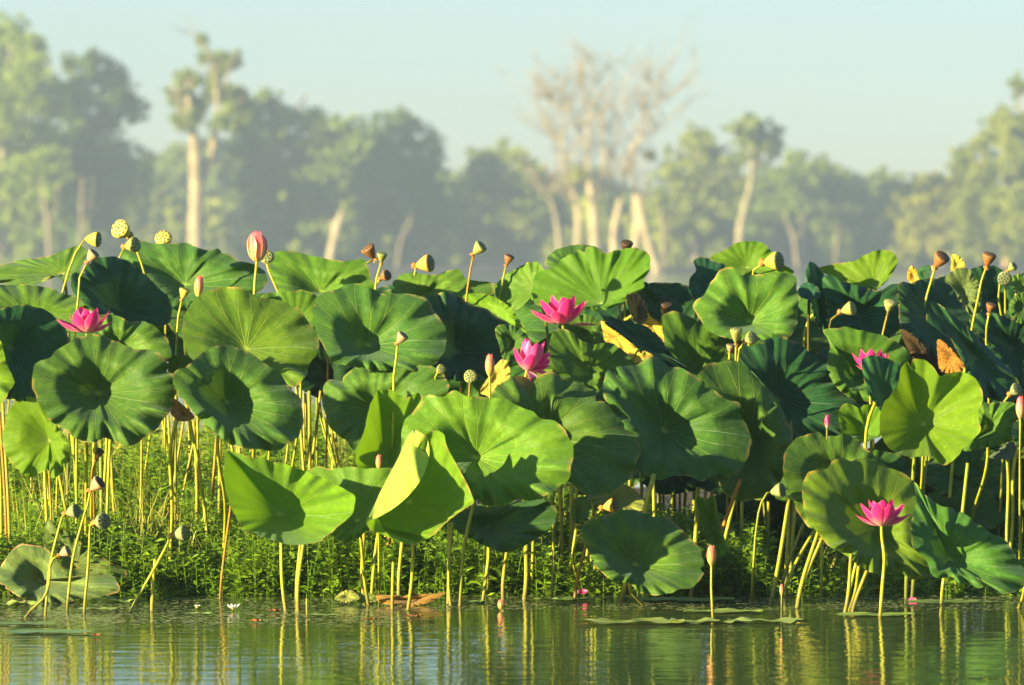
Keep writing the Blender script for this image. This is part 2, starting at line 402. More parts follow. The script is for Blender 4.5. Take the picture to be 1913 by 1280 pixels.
tree('paperbark with thick sunlit cream trunk forking below ragged leaf clumps', 215,
     [(378, 75, 9, 9), (392, 108, 22, 12), (425, 112, 22, 14), (405, 140, 14, 12), (350, 148, 18, 16), (335, 172, 20, 20), (360, 195, 24, 18), (345, 225, 22, 14), (408, 172, 24, 18), (440, 190, 24, 22), (425, 222, 28, 22), (455, 215, 14, 22)],
     [[(366, 500, 40), (366, 420, 36), (368, 350, 34), (366, 300, 32), (360, 240, 22), (352, 190, 14), (352, 150, 7)],
      [(370, 345, 24), (392, 300, 18), (402, 240, 13), (405, 180, 9), (395, 120, 6), (375, 75, 3), (350, 62, 1.5)], [(400, 250, 8), (430, 215, 6), (445, 190, 3)], [(358, 230, 8), (335, 200, 5), (322, 160, 3)],
      [(402, 190, 6), (425, 150, 4), (432, 115, 2)]], (.95, .95, .85), (1.15, 1.1, .95), .8, size=.22, twigs=40, twl=.4, skirt=False)
tree('broad bushy tree with a pale slanting dead limb above its crown', 245,
     [(505, 195, 30, 26), (470, 215, 25, 25), (530, 225, 30, 20), (490, 250, 50, 30), (580, 225, 26, 20), (600, 250, 34, 22), (540, 280, 50, 30), (460, 290, 40, 35), (500, 340, 60, 40)],
     [[(505, 500, 20), (500, 350, 14), (495, 230, 7)], [(515, 260, 11), (545, 215, 8), (575, 175, 4)], [(455, 480, 14), (440, 420, 8), (460, 350, 5)]], (.95, 1, .85), (1.1, .95, .85))
tree('rounded yellow-green tree right of the slanting dead limb', 255,
     [(640, 240, 34, 24), (600, 280, 50, 30), (670, 250, 30, 22), (650, 300, 60, 34), (600, 340, 60, 40), (690, 290, 36, 30), (560, 350, 40, 40)],
     [[(620, 500, 18), (625, 380, 12), (640, 270, 5)], [(640, 330, 8), (700, 290, 5), (715, 270, 3)]], yel)
tree('dark blue-green tree at the edge of the open sky left of centre', 250,
     [(745, 222, 20, 16), (770, 250, 28, 24), (720, 250, 28, 26), (800, 275, 22, 26), (745, 300, 50, 34), (812, 310, 18, 24), (790, 345, 40, 34), (720, 350, 50, 40), (690, 320, 40, 34), (760, 390, 60, 40), (820, 390, 40, 40)],
     [[(740, 500, 18), (745, 380, 12), (750, 250, 5)], [(745, 330, 7), (700, 310, 5)], [(745, 350, 7), (800, 290, 4)]], dk)
tree('broken pale tree stump leaning right on the misty bank', 205, [], [[(616, 500, 22), (624, 450, 21), (634, 412, 20), (640, 396, 15)]], bark=(1.2, 1.2, 1.15), name='dead_stump', cat='tree stump')
tree('low bushy tree left of the big bare tree', 260,
     [(925, 290, 36, 22), (905, 310, 30, 22), (960, 300, 32, 20), (985, 330, 40, 26), (930, 340, 50, 30), (890, 360, 34, 36), (1000, 370, 40, 40), (940, 400, 70, 40), (870, 420, 40, 40)],
     [[(930, 500, 16), (928, 380, 10), (930, 300, 4)], [(945, 400, 8), (1000, 350, 4)]], (1.15, 1.1, .85))
bare = [[(1075, 500, 22), (1080, 440, 22), (1078, 380, 20), (1058, 330, 15), (1050, 270, 12), (1056, 200, 9), (1052, 150, 5), (1040, 120, 3)],
        [(1110, 500, 40), (1112, 440, 36), (1108, 390, 24), (1100, 330, 15), (1098, 260, 12), (1105, 190, 10), (1135, 145, 6), (1150, 100, 3)],
        [(1150, 500, 28), (1148, 430, 24), (1160, 370, 20), (1170, 310, 16), (1195, 255, 13), (1200, 200, 10), (1210, 150, 6), (1215, 95, 3)],
        [(1180, 500, 34), (1190, 440, 30), (1188, 370, 22), (1182, 320, 12), (1180, 260, 6)],
        [(1240, 560, 30), (1225, 500, 30), (1205, 430, 28), (1190, 365, 20)],
        [(1045, 480, 16), (1040, 420, 13), (1030, 380, 9), (1010, 350, 5)], [(1078, 380, 13), (1052, 358, 10), (1035, 345, 7)],
        [(1108, 390, 13), (1125, 330, 11), (1128, 270, 9), (1120, 210, 6), (1108, 140, 5), (1105, 95, 3)],
        [(1160, 370, 11), (1140, 320, 9), (1150, 260, 7), (1160, 200, 5), (1165, 130, 3)], [(1056, 200, 6), (1030, 180, 4), (1005, 165, 2)],
        [(1200, 200, 7), (1235, 175, 5), (1270, 150, 4), (1292, 140, 2)], [(1195, 255, 8), (1230, 230, 5), (1260, 200, 3)],
        [(1050, 270, 7), (1025, 240, 5), (1015, 200, 3)], [(1105, 190, 6), (1085, 150, 4), (1075, 110, 2)], [(1210, 150, 5), (1240, 120, 3), (1255, 95, 2)], [(1098, 260, 7), (1078, 230, 5), (1070, 180, 3)]]
bare = [[(x, y + max(0, (300 - y)) * .10, w * .68) for (x, y, w) in b_] for b_ in bare]
tree('large bare pale tree with many upright stems and fine leafless twigs', 210, [(1080, 330, 16, 12), (1215, 290, 10, 8)], bare, (1.0, .85, .8), (1.25, 1.22, 1.1), .5, name='bare_tree', twigs=230, twl=.85, skirt=False)
tree('bushy tree just right of the bare tree', 250,
     [(1300, 265, 26, 24), (1270, 300, 34, 26), (1325, 295, 30, 26), (1290, 340, 50, 30), (1350, 330, 40, 30), (1260, 360, 40, 34), (1320, 390, 70, 40), (1250, 420, 40, 40)],
     [[(1300, 500, 16), (1300, 360, 10), (1302, 270, 4)]], (1.15, 1.05, .8))
tree('umbrella crowned tree with a pale trunk, right of centre', 240,
     [(1390, 238, 28, 16), (1430, 245, 26, 16), (1410, 268, 36, 18), (1445, 275, 18, 18), (1400, 295, 24, 16)],
     [[(1378, 500, 20), (1384, 420, 17), (1404, 330, 13), (1402, 280, 10), (1392, 240, 5)], [(1404, 320, 8), (1432, 270, 5), (1438, 245, 3)]], (1.1, 1.05, .8), (1.05, 1.1, .9), skirt=False)
tree('small dark domed tree beneath the umbrella crowned tree', 262,
     [(1490, 295, 18, 16), (1532, 308, 16, 15), (1500, 325, 40, 22), (1450, 335, 46, 26), (1550, 340, 34, 22), (1500, 370, 70, 36), (1420, 380, 50, 40), (1560, 390, 50, 40)],
     [[(1500, 500, 14), (1500, 380, 9), (1495, 300, 4)], [(1470, 480, 8), (1455, 400, 6)]], (.95, 1., .8))
tree('low rounded bush in the dip of the treeline at the right', 265,
     [(1655, 340, 26, 20), (1640, 365, 30, 24), (1685, 365, 34, 24), (1600, 380, 30, 24), (1650, 400, 60, 30)], [[(1655, 500, 10), (1655, 400, 7), (1655, 350, 3)]], (1.05, 1.05, .8))
tree('blue-green bush behind the dip in the treeline', 285, [(1610, 370, 30, 20), (1700, 385, 30, 22), (1590, 400, 40, 24), (1640, 420, 60, 30), (1720, 420, 40, 30), (850, 400, 40, 26), (870, 440, 50, 34)][:5],
     [[(1610, 500, 10), (1610, 400, 5)]], (.7, .95, .95))
tree('yellowish spreading tree left of the tall tree at the right edge', 245,
     [(1740, 340, 34, 16), (1720, 360, 34, 22), (1775, 350, 34, 22), (1750, 390, 60, 30), (1700, 400, 36, 34), (1800, 380, 50, 34), (1770, 430, 70, 34)],
     [[(1760, 500, 12), (1760, 400, 9), (1745, 345, 4)], [(1770, 440, 7), (1800, 380, 4)]], (1.4, 1.15, .75))
tree('tall leafy tree at the right edge with sky showing through its crown', 230,
     [(1875, 232, 34, 26), (1860, 262, 30, 22), (1905, 245, 30, 30), (1905, 160, 14, 16), (1815, 285, 26, 20), (1838, 310, 28, 18), (1800, 318, 24, 20), (1890, 300, 30, 22), (1925, 300, 30, 50), (1870, 345, 60, 26), (1820, 350, 34, 22), (1900, 400, 60, 40)],
     [[(1880, 500, 18), (1880, 380, 14), (1875, 300, 9), (1878, 240, 4)], [(1930, 410, 14), (1900, 395, 12), (1870, 378, 9), (1850, 375, 6)], [(1875, 320, 8), (1830, 300, 4)], [(1905, 280, 5), (1905, 170, 3)]], (1.2, 1.1, .8), (1.3, 1.0, .7))
# slender pale saplings standing in the mist
for (x, y0, y1, dx, w, lb) in [(95, 500, 340, -20, 10, 'thin grey bare trunk leaning left at the left of the misty bank'), (150, 500, 330, 4, 9, 'thin straight pale trunk below the round crowned tree'),
    (1240, 500, 380, -6, 8, 'thin trunk hidden in mist right of the bare tree'), (1490, 500, 400, -24, 8, 'thin leaning pale trunk below the small dark domed tree'),
    (1560, 500, 420, 6, 6, 'faint thin trunk in the mist at the right'), (740, 500, 400, 30, 6, 'faint slanting trunk in the mist below the dark blue-green tree')]:
    tree(lb, 222, [], [[(x, y0, w), (x + dx * .3, (y0 + y1) / 2, w * .8), (x + dx, y1, w * .4)], [(x + dx * .3, (y0 + y1) / 2, w * .5), (x + dx * .3 + 14, (y0 + 2 * y1) / 3, w * .3), (x + dx * .3 + 20, y1, w * .2)]],
         bark=(.9, .85, .75), name='bare_sapling', cat='tree')
# distant closed woodland and shrubs on the bank
rng = np.random.default_rng(5)
def massrow(name, Y, x0, x1, top, rr, tint, n):
    Y *= TS; C = []
    k = (Y - CAMY) / F
    for x in np.linspace(x0, x1, n):
        h = top(x) + rng.uniform(-14, 14)
        y = h + rr
        while y < 560:
            C.append((x + rng.uniform(-12, 12), y, rr * rng.uniform(.8, 1.2), rr * rng.uniform(.7, 1.1))); y += rr * 1.2
    V, I = crown(C, Y, rng, .8, .42 * TS)
    tag(link(name, fastmesh(name, V, I, M['crown']), None, tint), kind='stuff')
massrow('distant_woodland', 300, -60, 1980, lambda x: 350 + 18 * math.sin(x / 90.) + 12 * math.sin(x / 37.) - (60 if x < 820 else 0), 34, (.95, 1.0, .8), 60)
massrow('bank_shrubs', 270, -60, 1980, lambda x: 385 + 22 * math.sin(x / 60.) + 8 * math.sin(x / 23.), 26, (1.35, 1.2, .8), 70)
# ------------------------------------------------------------------ lotus leaves
SEG, RINGS = 132, 22
LG = 'lotus leaves standing over the water'
def ground_z(x, y): return max(bank(x, y), -.25)
def leaf(hub, pts, Y, label, mat='old', base=None, C=.42, lip=.34, ruff=1.0, gx=None, gy=None, mid=None, tint=(1, 1, 1),
         seed=None, stalk=True, under=False, sr=.0070, group=LG, scol=(1, 1, 1), name='lotus_leaf', fold=0.0, cat='lotus leaf', gmax=1.7, bowl=False):
    rng = np.random.default_rng(seed if seed is not None else int(hub[0] * 7 + hub[1] * 13) % 99991)
    k = (Y - CAMY) / F
    P = np.array(pts, float); h = np.array(hub, float)
    rim = catmull(P, SEG, True)
    dx = (rim[:, 0] - h[0]) * k; dz = -(rim[:, 1] - h[1]) * k
    cx, cz = dx.mean(), dz.mean()
    cov = np.cov(np.stack([dx - cx, dz - cz])); ev, evec = np.linalg.eigh(cov)
    Rm = math.sqrt(2 * ev[1]); ratio = math.sqrt(ev[1] / max(ev[0], 1e-9))
    if gx is None and gy is None:
        gm = min(math.sqrt(max(ratio ** 2 - 1, 0.0)), gmax); mn = evec[:, 0]
        if mn[1] < 0: mn = -mn
        gv = mn * gm
        if gv[1] < .35: gv[1] = .35
    else:
        gv = np.array([gx or 0., gy or 0.])
    depthC = C * Rm * 1.15
    # angle round the hub in the leaf's own plane
    n3 = np.array([gv[0], -1, gv[1]]); n3 /= np.linalg.norm(n3)
    e1 = np.cross(n3, [0, 0, 1.]); e1 /= np.linalg.norm(e1); e2 = np.cross(n3, e1)
    v3 = np.stack([dx, gv[0] * dx + gv[1] * dz, dz], 1)
    ang = np.unwrap(np.arctan2(v3 @ e2, v3 @ e1)); mono = np.all(np.diff(ang) * np.sign(ang[-1] - ang[0]) > -1e-3)
    if mono: uu = (ang - ang[0]) / (2 * math.pi)
    else: uu = np.arange(SEG) / SEG
    uu = np.abs(uu); u_end = round(float(np.abs((ang[-1] - ang[0]) / (2 * math.pi)))) if mono else 1.
    th = uu * 2 * math.pi
    ph = rng.uniform(0, 6.28, 10)
    kk = rng.integers(9, 15)
    ru = (np.sin(kk * th + ph[0]) + .8 * np.sin((kk + 6) * th + ph[1]) * (.5 + .5 * np.sin(2 * th + ph[7])) + .5 * np.sin((kk * 2 + 3) * th + ph[2])) * (.65 + .35 * np.sin(th + ph[3]))
    low_ = np.clip((rim[:, 1] - h[1]) / (np.abs(rim[:, 1] - h[1]).max() + 1e-6), -1, 1)
    ru *= .066 * Rm * ruff * (1 + 1.6 * np.clip(low_, 0, 1))
    lowf = (np.sin(2 * th + ph[4]) * .05 + np.sin(3 * th + ph[5]) * .06 + np.sin(5 * th + ph[6]) * .03) * Rm
    scal = 1 + ruff * (.007 * np.abs(np.sin(10.5 * th)) + .007 * np.sin(17 * th + ph[8]) + .005 * np.sin(31 * th + ph[9]) + .030 * np.clip(low_, 0, 1) * (np.abs(np.sin(kk * .5 * th + ph[2])) - .6))
    for _ in range(int(rng.integers(0, 3)) + (1 if mat in ('old', 'teal') else 0)):
        a0 = rng.uniform(0, 6.28); wd_ = rng.uniform(.02, .05); dp_ = rng.uniform(.05, .16) * min(1, ruff)
        scal *= 1 - dp_ * np.exp(-((np.mod(th - a0 + math.pi, 2 * math.pi) - math.pi) / wd_) ** 2)
    crease = np.exp(-((np.mod(th - ph[3] + math.pi, 2 * math.pi) - math.pi) / .07) ** 2) * .05 * Rm
    mr = catmull(np.array(mid, float), SEG, True) if mid is not None else None
    V = [None]; UV = [(0, 0)]
    def plane(px, py):
        a = gv[0] * (px - h[0]) * k - gv[1] * (py - h[1]) * k
        return .46 * math.tanh(a / .46)
    V[0] = at(h[0], h[1], Y + depthC)
    for r in range(1, RINGS + 1):
        s = (r / RINGS) ** .9
        for j in range(SEG):
            if mr is None:
                px = h[0] + (rim[j, 0] - h[0]) * s * (scal[j] if r == RINGS else 1 + (scal[j] - 1) * s ** 4)
                py = h[1] + (rim[j, 1] - h[1]) * s * (scal[j] if r == RINGS else 1 + (scal[j] - 1) * s ** 4)
            else:
                sm = .62
                if s < sm: px, py = h + (mr[j, :2] - h) * (s / sm)
                else:
                    q = (s - sm) / (1 - sm); px, py = mr[j, :2] + (rim[j] [:2] - mr[j, :2]) * q
            t = min(s / .66, 1)
            gprof = .35 * t + .55 * t * t * (3 - 2 * t) + .10 * s
            if bowl: gprof = s ** 1.7
            rl = max(0, (s - .72) / .28)
            d = plane(px, py) + depthC * (1 - gprof) + lip * depthC * .55 * rl ** 1.8 * (.6 + .4 * math.sin(th[j] + ph[3]))
            if mr is not None and s > sm and mr.shape[1] > 2:
                d -= mr[j, 2] * math.sin(min(1, (s - sm) / (1 - sm)) * math.pi / 2)
            sm2 = sst(.45, 1.0, s)
            d += ru[j] * sm2 ** 1.4 + lowf[j] * s * s * .8 + crease[j] * sst(.25, .7, s)
            d += .0045 * math.cos(21 * th[j]) * sst(.1, .6, s) * Rm * 4 * .3
            d -= fold * abs((px - h[0]) * k)
            V.append(at(px, py, Y + d)); UV.append((uu[j], s))
    Fc, FU = [], []
    for j in range(SEG):
        q = (j + 1) % SEG; uq = uu[q] if q else u_end
        Fc.append((0, 1 + j, 1 + q)); FU += [((uu[j] + uq) / 2, 0), (uu[j], UV[1 + j][1]), (uq, UV[1 + j][1])]
        for r in range(RINGS - 1):
            a, b2 = 1 + r * SEG + j, 1 + r * SEG + q; c, d2 = a + SEG, b2 + SEG
            Fc.append((a, c, d2, b2)); FU += [(uu[j], UV[a][1]), (uu[j], UV[c][1]), (uq, UV[c][1]), (uq, UV[a][1])]
    # orientation: upper side towards the viewer unless 'under'
    p0, p1, p2 = V[0], V[1 + 5 * SEG], V[1 + 5 * SEG + SEG // 4]
    nrm = np.cross(p1 - p0, p2 - p0)
    flip = (nrm[1] > 0) != under
    if flip:
        Fc = [f[::-1] for f in Fc]; NU = []; i = 0
        for f in Fc: NU += FU[i:i + len(f)][::-1]; i += len(f)
        FU = NU
    me = mesh('blade', V, Fc, M[mat])
    ul = me.uv_layers.new(name='UVMap'); ul.data.foreach_set('uv', np.array(FU, np.float32).ravel())
    # stalk
    if base is not None:
        bp_ = onz(*base) if base[1] >= 1112 else None
        if bp_ is None:
            bp_ = at(base[0], base[1], Y + 1.0); 
            gz = ground_z(bp_[0], bp_[1]); bp_[2] = min(bp_[2], gz + .3) if base[1] < 1060 else gz
            bp_[2] = gz
        bp_[2] -= .12
    else:
        hp = at(h[0], h[1], Y + depthC); bx = hp[0] + rng.uniform(-.12, .12); by = max(Y + depthC + rng.uniform(-.05, .25), .95)
        bp_ = np.array([bx, by, ground_z(bx, by) - .08])
    root = empty(name, (bp_[0], bp_[1], max(bp_[2], 0)), label, cat, group)
    q_ = rng.uniform(-1, 1); b_r = rng.uniform(.9, 1.12)
    link('blade', me, root, (tint[0] * b_r * (1 + .14 * q_), tint[1] * b_r, tint[2] * b_r * (1 - .1 * q_)))
    if stalk:
        hb_ = V[0] + np.array([0, .004, 0.002]); n_ = np.array([gv[0], -1, gv[1]]); n_ /= np.linalg.norm(n_)
        drop = hb_ - n_ * .07 + np.array([0, 0, -.03])
        m1 = drop * .55 + bp_ * .45 + np.array([rng.uniform(-.02, .02), .02, 0])
        tube('stalk', [hb_, hb_ - n_ * .035, drop, m1, bp_], [.0062, .0065, sr * .9, sr, sr * 1.1], M['stalk'], root, 8, 18, scol)
    return root

leaf((183, 735), [(155, 627), (188, 627), (212, 636), (248, 651), (296, 660), (316, 685), (327, 718), (322, 758), (306, 783), (278, 813), (241, 831), (216, 828), (198, 817), (173, 827), (140, 817), (118, 800), (100, 790), (80, 763), (63, 730), (60, 708), (69, 678), (95, 667), (108, 653), (130, 640)], .2,
     'large round green leaf with a deep shadowed cup, directly below the leftmost pink flower', 'old', (176, 1000), C=.62)
leaf((422, 752), [(414, 644), (430, 646), (463, 659), (500, 683), (525, 700), (540, 725), (560, 745), (565, 768), (562, 803), (535, 833), (505, 842), (483, 838), (460, 839), (438, 833), (389, 796), (361, 770), (334, 738), (324, 698), (351, 683), (376, 662)], .2,
     'second round cupped leaf from the left, with a dark hollow centre and rippled lower rim', 'old', (410, 975), C=.66)
leaf((459, 652), [(411, 538), (452, 539), (470, 550), (525, 563), (558, 578), (573, 598), (593, 626), (594, 656), (581, 675), (570, 703), (550, 722), (520, 712), (470, 712), (410, 700), (372, 682), (356, 668), (341, 631), (344, 593), (364, 560)], .95,
     'flat wide leaf with pale radiating veins and a flower shaped shadow on its right half', 'mid', None, C=.26, lip=.35)
leaf((687, 646), [(630, 541), (658, 529), (681, 535), (728, 550), (764, 549), (791, 556), (816, 588), (831, 613), (831, 651), (814, 679), (801, 687), (750, 692), (700, 692), (653, 684), (621, 676), (606, 650), (590, 618), (585, 581), (598, 551)], .9,
     'big round leaf half filled with dark shade, behind a small pinkish pod left of centre', 'old', None, C=.58)
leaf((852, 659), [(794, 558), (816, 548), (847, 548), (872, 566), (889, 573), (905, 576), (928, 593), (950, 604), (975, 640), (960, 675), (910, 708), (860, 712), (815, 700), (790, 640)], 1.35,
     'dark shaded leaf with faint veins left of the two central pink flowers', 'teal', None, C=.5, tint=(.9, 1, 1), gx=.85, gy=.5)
leaf((930, 590), [(864, 553), (895, 548), (925, 556), (950, 572), (968, 595), (986, 624), (960, 616), (928, 600), (895, 578)], 1.65,
     'narrow bright yellow-green leaf edge glowing above the dark leaf left of the central flowers', 'young', None, C=.2, gy=.9, gx=-.4)
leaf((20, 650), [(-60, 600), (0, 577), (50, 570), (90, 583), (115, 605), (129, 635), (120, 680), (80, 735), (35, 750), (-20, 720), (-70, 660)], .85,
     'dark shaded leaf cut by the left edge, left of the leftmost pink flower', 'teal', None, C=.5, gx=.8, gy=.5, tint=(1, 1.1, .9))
leaf((60, 600), [(-60, 540), (0, 533), (90, 538), (120, 548), (156, 561), (200, 572), (215, 592), (190, 615), (130, 622), (60, 626), (-20, 610)], 1.4,
     'light green leaf with fine veins behind the leftmost pink flower, reaching the left edge', 'mid', None, C=.25)
leaf((-50, 700), [(-110, 620), (-30, 600), (2, 640), (12, 680), (26, 715), (12, 740), (-5, 765), (-60, 790), (-130, 740)], .3,
     'bright yellow-green leaf rim poking in from the left edge', 'young', None, C=.3, gx=-.3, gy=.4)
leaf((93, 823), [(38, 743), (63, 743), (83, 765), (100, 785), (118, 811), (130, 826), (123, 866), (110, 888), (98, 893), (88, 876), (75, 886), (48, 891), (33, 876), (15, 856), (5, 831), (10, 790), (18, 765)], .75,
     'drooping bright leaf crossed by shadows, low at the left below the big cupped leaf', 'young', None, C=.3, gx=-.15, gy=.2, tint=(.75, .85, .9))
leaf((118, 512), [(0, 495), (45, 485), (93, 478), (125, 465), (150, 460), (163, 468), (158, 485), (148, 505), (133, 523), (118, 524), (100, 515), (85, 518), (70, 530), (50, 537), (25, 533), (0, 529), (-50, 520), (-40, 500)], 2.0,
     'nearly edge-on pale leaf at the top left against the mist, on a dark stalk', 'old', None, C=.18, tint=(1.15, 1.15, 1.1), scol=(.3, .35, .5))
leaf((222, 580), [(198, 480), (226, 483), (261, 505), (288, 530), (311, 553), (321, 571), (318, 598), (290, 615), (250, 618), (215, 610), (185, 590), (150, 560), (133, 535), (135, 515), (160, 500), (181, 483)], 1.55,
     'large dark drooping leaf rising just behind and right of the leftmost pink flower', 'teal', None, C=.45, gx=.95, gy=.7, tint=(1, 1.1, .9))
leaf((215, 655), [(208, 588), (226, 593), (241, 601), (271, 601), (296, 616), (314, 638), (320, 658), (316, 681), (280, 700), (220, 700), (180, 670), (175, 620)], 1.0,
     'leaf with a lit scalloped right rim between the leftmost flower and the wide veined leaf', 'old', None, C=.6, gx=.1, gy=.5)
leaf((345, 532), [(225, 470), (253, 448), (284, 455), (349, 455), (396, 468), (407, 464), (422, 473), (452, 488), (482, 498), (495, 508), (499, 523), (490, 540), (450, 552), (400, 568), (330, 580), (290, 550), (255, 520), (235, 495)], 2.2,
     'very wide folded leaf along the top left skyline, below the yellow seed pods', 'old', None, C=.38, tint=(1.05, 1.1, 1.15), gy=1.2, gx=.1)
leaf((600, 545), [(503, 485), (513, 473), (528, 468), (545, 470), (591, 480), (641, 488), (683, 489), (688, 500), (693, 520), (701, 535), (660, 552), (631, 556), (593, 562), (553, 556), (523, 545), (508, 525)], 1.75,
     'broad leaf on the skyline right of the tall pink bud, its lower half in shade', 'mid', None, C=.42, gy=1.0)
leaf((550, 605), [(490, 552), (533, 546), (578, 545), (596, 560), (602, 600), (580, 645), (520, 650), (480, 600)], 1.45,
     'plain light green leaf peeping out between the wide veined leaf and the big dark-centred leaf', 'mid', None, C=.2)
leaf((790, 555), [(731, 543), (736, 525), (751, 513), (779, 510), (799, 513), (816, 513), (841, 505), (861, 505), (866, 518), (892, 525), (920, 531), (925, 545), (917, 558), (850, 566), (790, 572), (750, 562)], 2.1,
     'low green leaf on the skyline under the orange pod with dark holes', 'old', None, C=.35, gy=1.1, tint=(1.1, 1.1, 1))
leaf((1000, 545), [(926, 538), (938, 518), (963, 503), (990, 490), (1005, 490), (1015, 503), (1030, 530), (1015, 555), (995, 560), (963, 578), (943, 571), (928, 556)], 2.15,
     'pale grey-green leaf with fine veins left of the big bright leaf behind the central flower', 'mid', None, C=.18, gx=-.5, gy=.5, tint=(1.05, 1.0, 1.2), scol=(.35, .4, .3))
leaf((1123, 568), [(1103, 460), (1131, 473), (1156, 467), (1194, 465), (1209, 473), (1215, 490), (1213, 505), (1204, 520), (1202, 537), (1181, 553), (1158, 568), (1133, 579), (1113, 581), (1093, 575), (1056, 582), (1025, 575), (1000, 568), (995, 541), (998, 520), (1010, 505), (1035, 502), (1046, 488), (1071, 473), (1088, 465)], 2.0,
     'big bright sunlit leaf with fan-like veins rising behind the central pink flower', 'young', None, C=.16, lip=.3, gy=.45, gx=-.2, tint=(.72, .82, 1.1))
leaf((1070, 503), [(1018, 490), (1030, 473), (1061, 460), (1091, 457), (1108, 460), (1131, 475), (1120, 510), (1050, 515)], 2.55,
     'small dark green leaf edge peeking over the big bright leaf on the skyline', 'old', None, C=.3)
leaf((1215, 563), [(1183, 530), (1200, 526), (1225, 538), (1250, 553), (1272, 567), (1275, 583), (1258, 592), (1246, 609), (1225, 594), (1200, 575), (1178, 560)], 2.3,
     'dark drooping leaf right of the big bright leaf, with a black seed pod in front', 'teal', None, C=.3, gx=.7, gy=.6)
leaf((1190, 585), [(1172, 550), (1190, 548), (1202, 560), (1207, 600), (1190, 612), (1178, 585)], 1.9,
     'withered curled brown leaf hanging beside the yellow speckled leaf', 'brown', None, C=.4, tint=(1, 1.3, .8))
leaf((1215, 606), [(1201, 573), (1216, 591), (1241, 611), (1245, 631), (1239, 638), (1219, 622), (1194, 610), (1194, 590)], 2.15,
     'withered yellow speckled leaf hanging below the dark leaf, right of the centre flowers', 'yellow', None, C=.2, gx=-.4, gy=.1)
leaf((1200, 640), [(1117, 571), (1131, 583), (1146, 593), (1194, 604), (1226, 623), (1239, 641), (1256, 664), (1291, 696), (1258, 690), (1210, 672), (1189, 650), (1156, 623), (1131, 605)], 1.6,
     'long dark folded leaf sloping down to the right above a yellow underside', 'teal', None, C=.15, gx=.75, gy=.8)
leaf((1150, 630), [(1122, 601), (1156, 621), (1189, 643), (1194, 657), (1207, 669), (1184, 678), (1169, 662), (1143, 645), (1131, 638), (1126, 618)], 1.72,
     'withered yellow leaf with orange speckles right of the central pink flower', 'yellow', None, C=.12, gx=-.5, gy=.0, stalk=False)
leaf((1092, 632), [(1045, 600), (1060, 590), (1095, 588), (1118, 598), (1130, 625), (1134, 652), (1100, 660), (1060, 640)], 1.8,
     'leaf half lit and half dark beneath the right petals of the central flower', 'old', None, C=.5, gx=.2, gy=.2)
leaf((1098, 700), [(1026, 640), (1041, 616), (1061, 617), (1081, 633), (1106, 643), (1141, 641), (1161, 653), (1182, 677), (1160, 700), (1144, 690), (1130, 715), (1126, 725), (1100, 730), (1076, 724), (1051, 708), (1036, 685), (1026, 660)], 1.2,
     'smooth dark green leaf right of the drooping pink flower', 'mid', None, C=.3, gx=.45, gy=.5, tint=(.75, .85, .9))
leaf((700, 765), [(611, 712), (636, 707), (663, 687), (688, 680), (711, 685), (738, 687), (811, 687), (829, 700), (838, 722), (831, 740), (801, 760), (770, 800), (720, 845), (663, 842), (648, 825), (633, 813), (618, 800), (606, 770), (603, 735)], .75,
     'large leaf with a flat pleated top rim behind the upright bright folded leaf', 'old', None, C=.6)
leaf((1015, 815), [(910, 743), (940, 715), (960, 705), (996, 705), (1041, 698), (1051, 713), (1071, 713), (1096, 723), (1114, 730), (1129, 750), (1146, 770), (1191, 811), (1196, 833), (1191, 858), (1184, 881), (1166, 903), (1146, 916), (1121, 928), (1099, 926), (1084, 918), (1063, 900), (1000, 890), (940, 840), (905, 780)], .35,
     'large pale-veined leaf directly behind and right of the biggest bright front leaf', 'old', None, C=.5, tint=(1.1, 1.1, .95))
leaf((888, 855), [(756, 788), (776, 765), (800, 740), (830, 740), (850, 730), (865, 738), (900, 743), (940, 745), (971, 760), (991, 768), (1013, 783), (1036, 786), (1051, 801), (1066, 821), (1068, 866), (1063, 891), (1038, 914), (1013, 928), (986, 936), (963, 933), (950, 941), (931, 947), (905, 944), (884, 935), (860, 905), (825, 890), (780, 875), (752, 840), (750, 812)], -.05,
     'biggest bright front leaf with a dark cup at its centre and a ruffled lower rim', 'mid', (856, 1133), C=.56, tint=(1.15, 1.1, .9), gx=-.12, gy=.62)
leaf((722, 868), [(668, 871), (681, 803), (697, 745), (706, 731), (724, 728), (746, 738), (757, 744), (781, 735), (791, 745), (786, 770), (768, 800), (757, 850), (742, 885), (700, 888)], .3,
     'upright folded bright yellow-green leaf behind the front folded leaf with the pale flap', 'young', (689, 1130), C=1.0, lip=-.3, gx=.0, gy=.35, fold=.0, bowl=True)
# folded front leaf: the pale flap turns over the left side
rimp = [(776, 803), (796, 811), (811, 804), (829, 811), (833, 828), (852, 866), (880, 921), (885, 940), (872, 948), (830, 980), (813, 998), (780, 1013), (762, 1016), (741, 1010), (712, 998), (693, 991), (685, 975), (703, 968), (735, 950), (768, 921), (794, 881), (802, 848), (795, 815)]
midp = [(770, 880, 0), (780, 870, 0), (792, 865, 0), (802, 868, 0), (806, 878, 0), (822, 898, 0), (838, 928, 0), (840, 942, 0), (832, 948, 0), (808, 964, 0), (796, 976, 0), (775, 986, 0), (762, 988, 0), (745, 985, 0), (714, 985, .0), (690, 985, .02), (683, 978, .06), (688, 962, .09), (702, 935, .11), (722, 896, .12), (746, 850, .12), (763, 812, .10), (771, 803, .04)]
leaf((765, 938), rimp, -.35,
     'front folded leaf with a broad pale yellow flap turned over its left side', 'young', (753, 1139), C=.55, lip=-.2, gx=-.1, gy=.35, mid=midp, bowl=True)
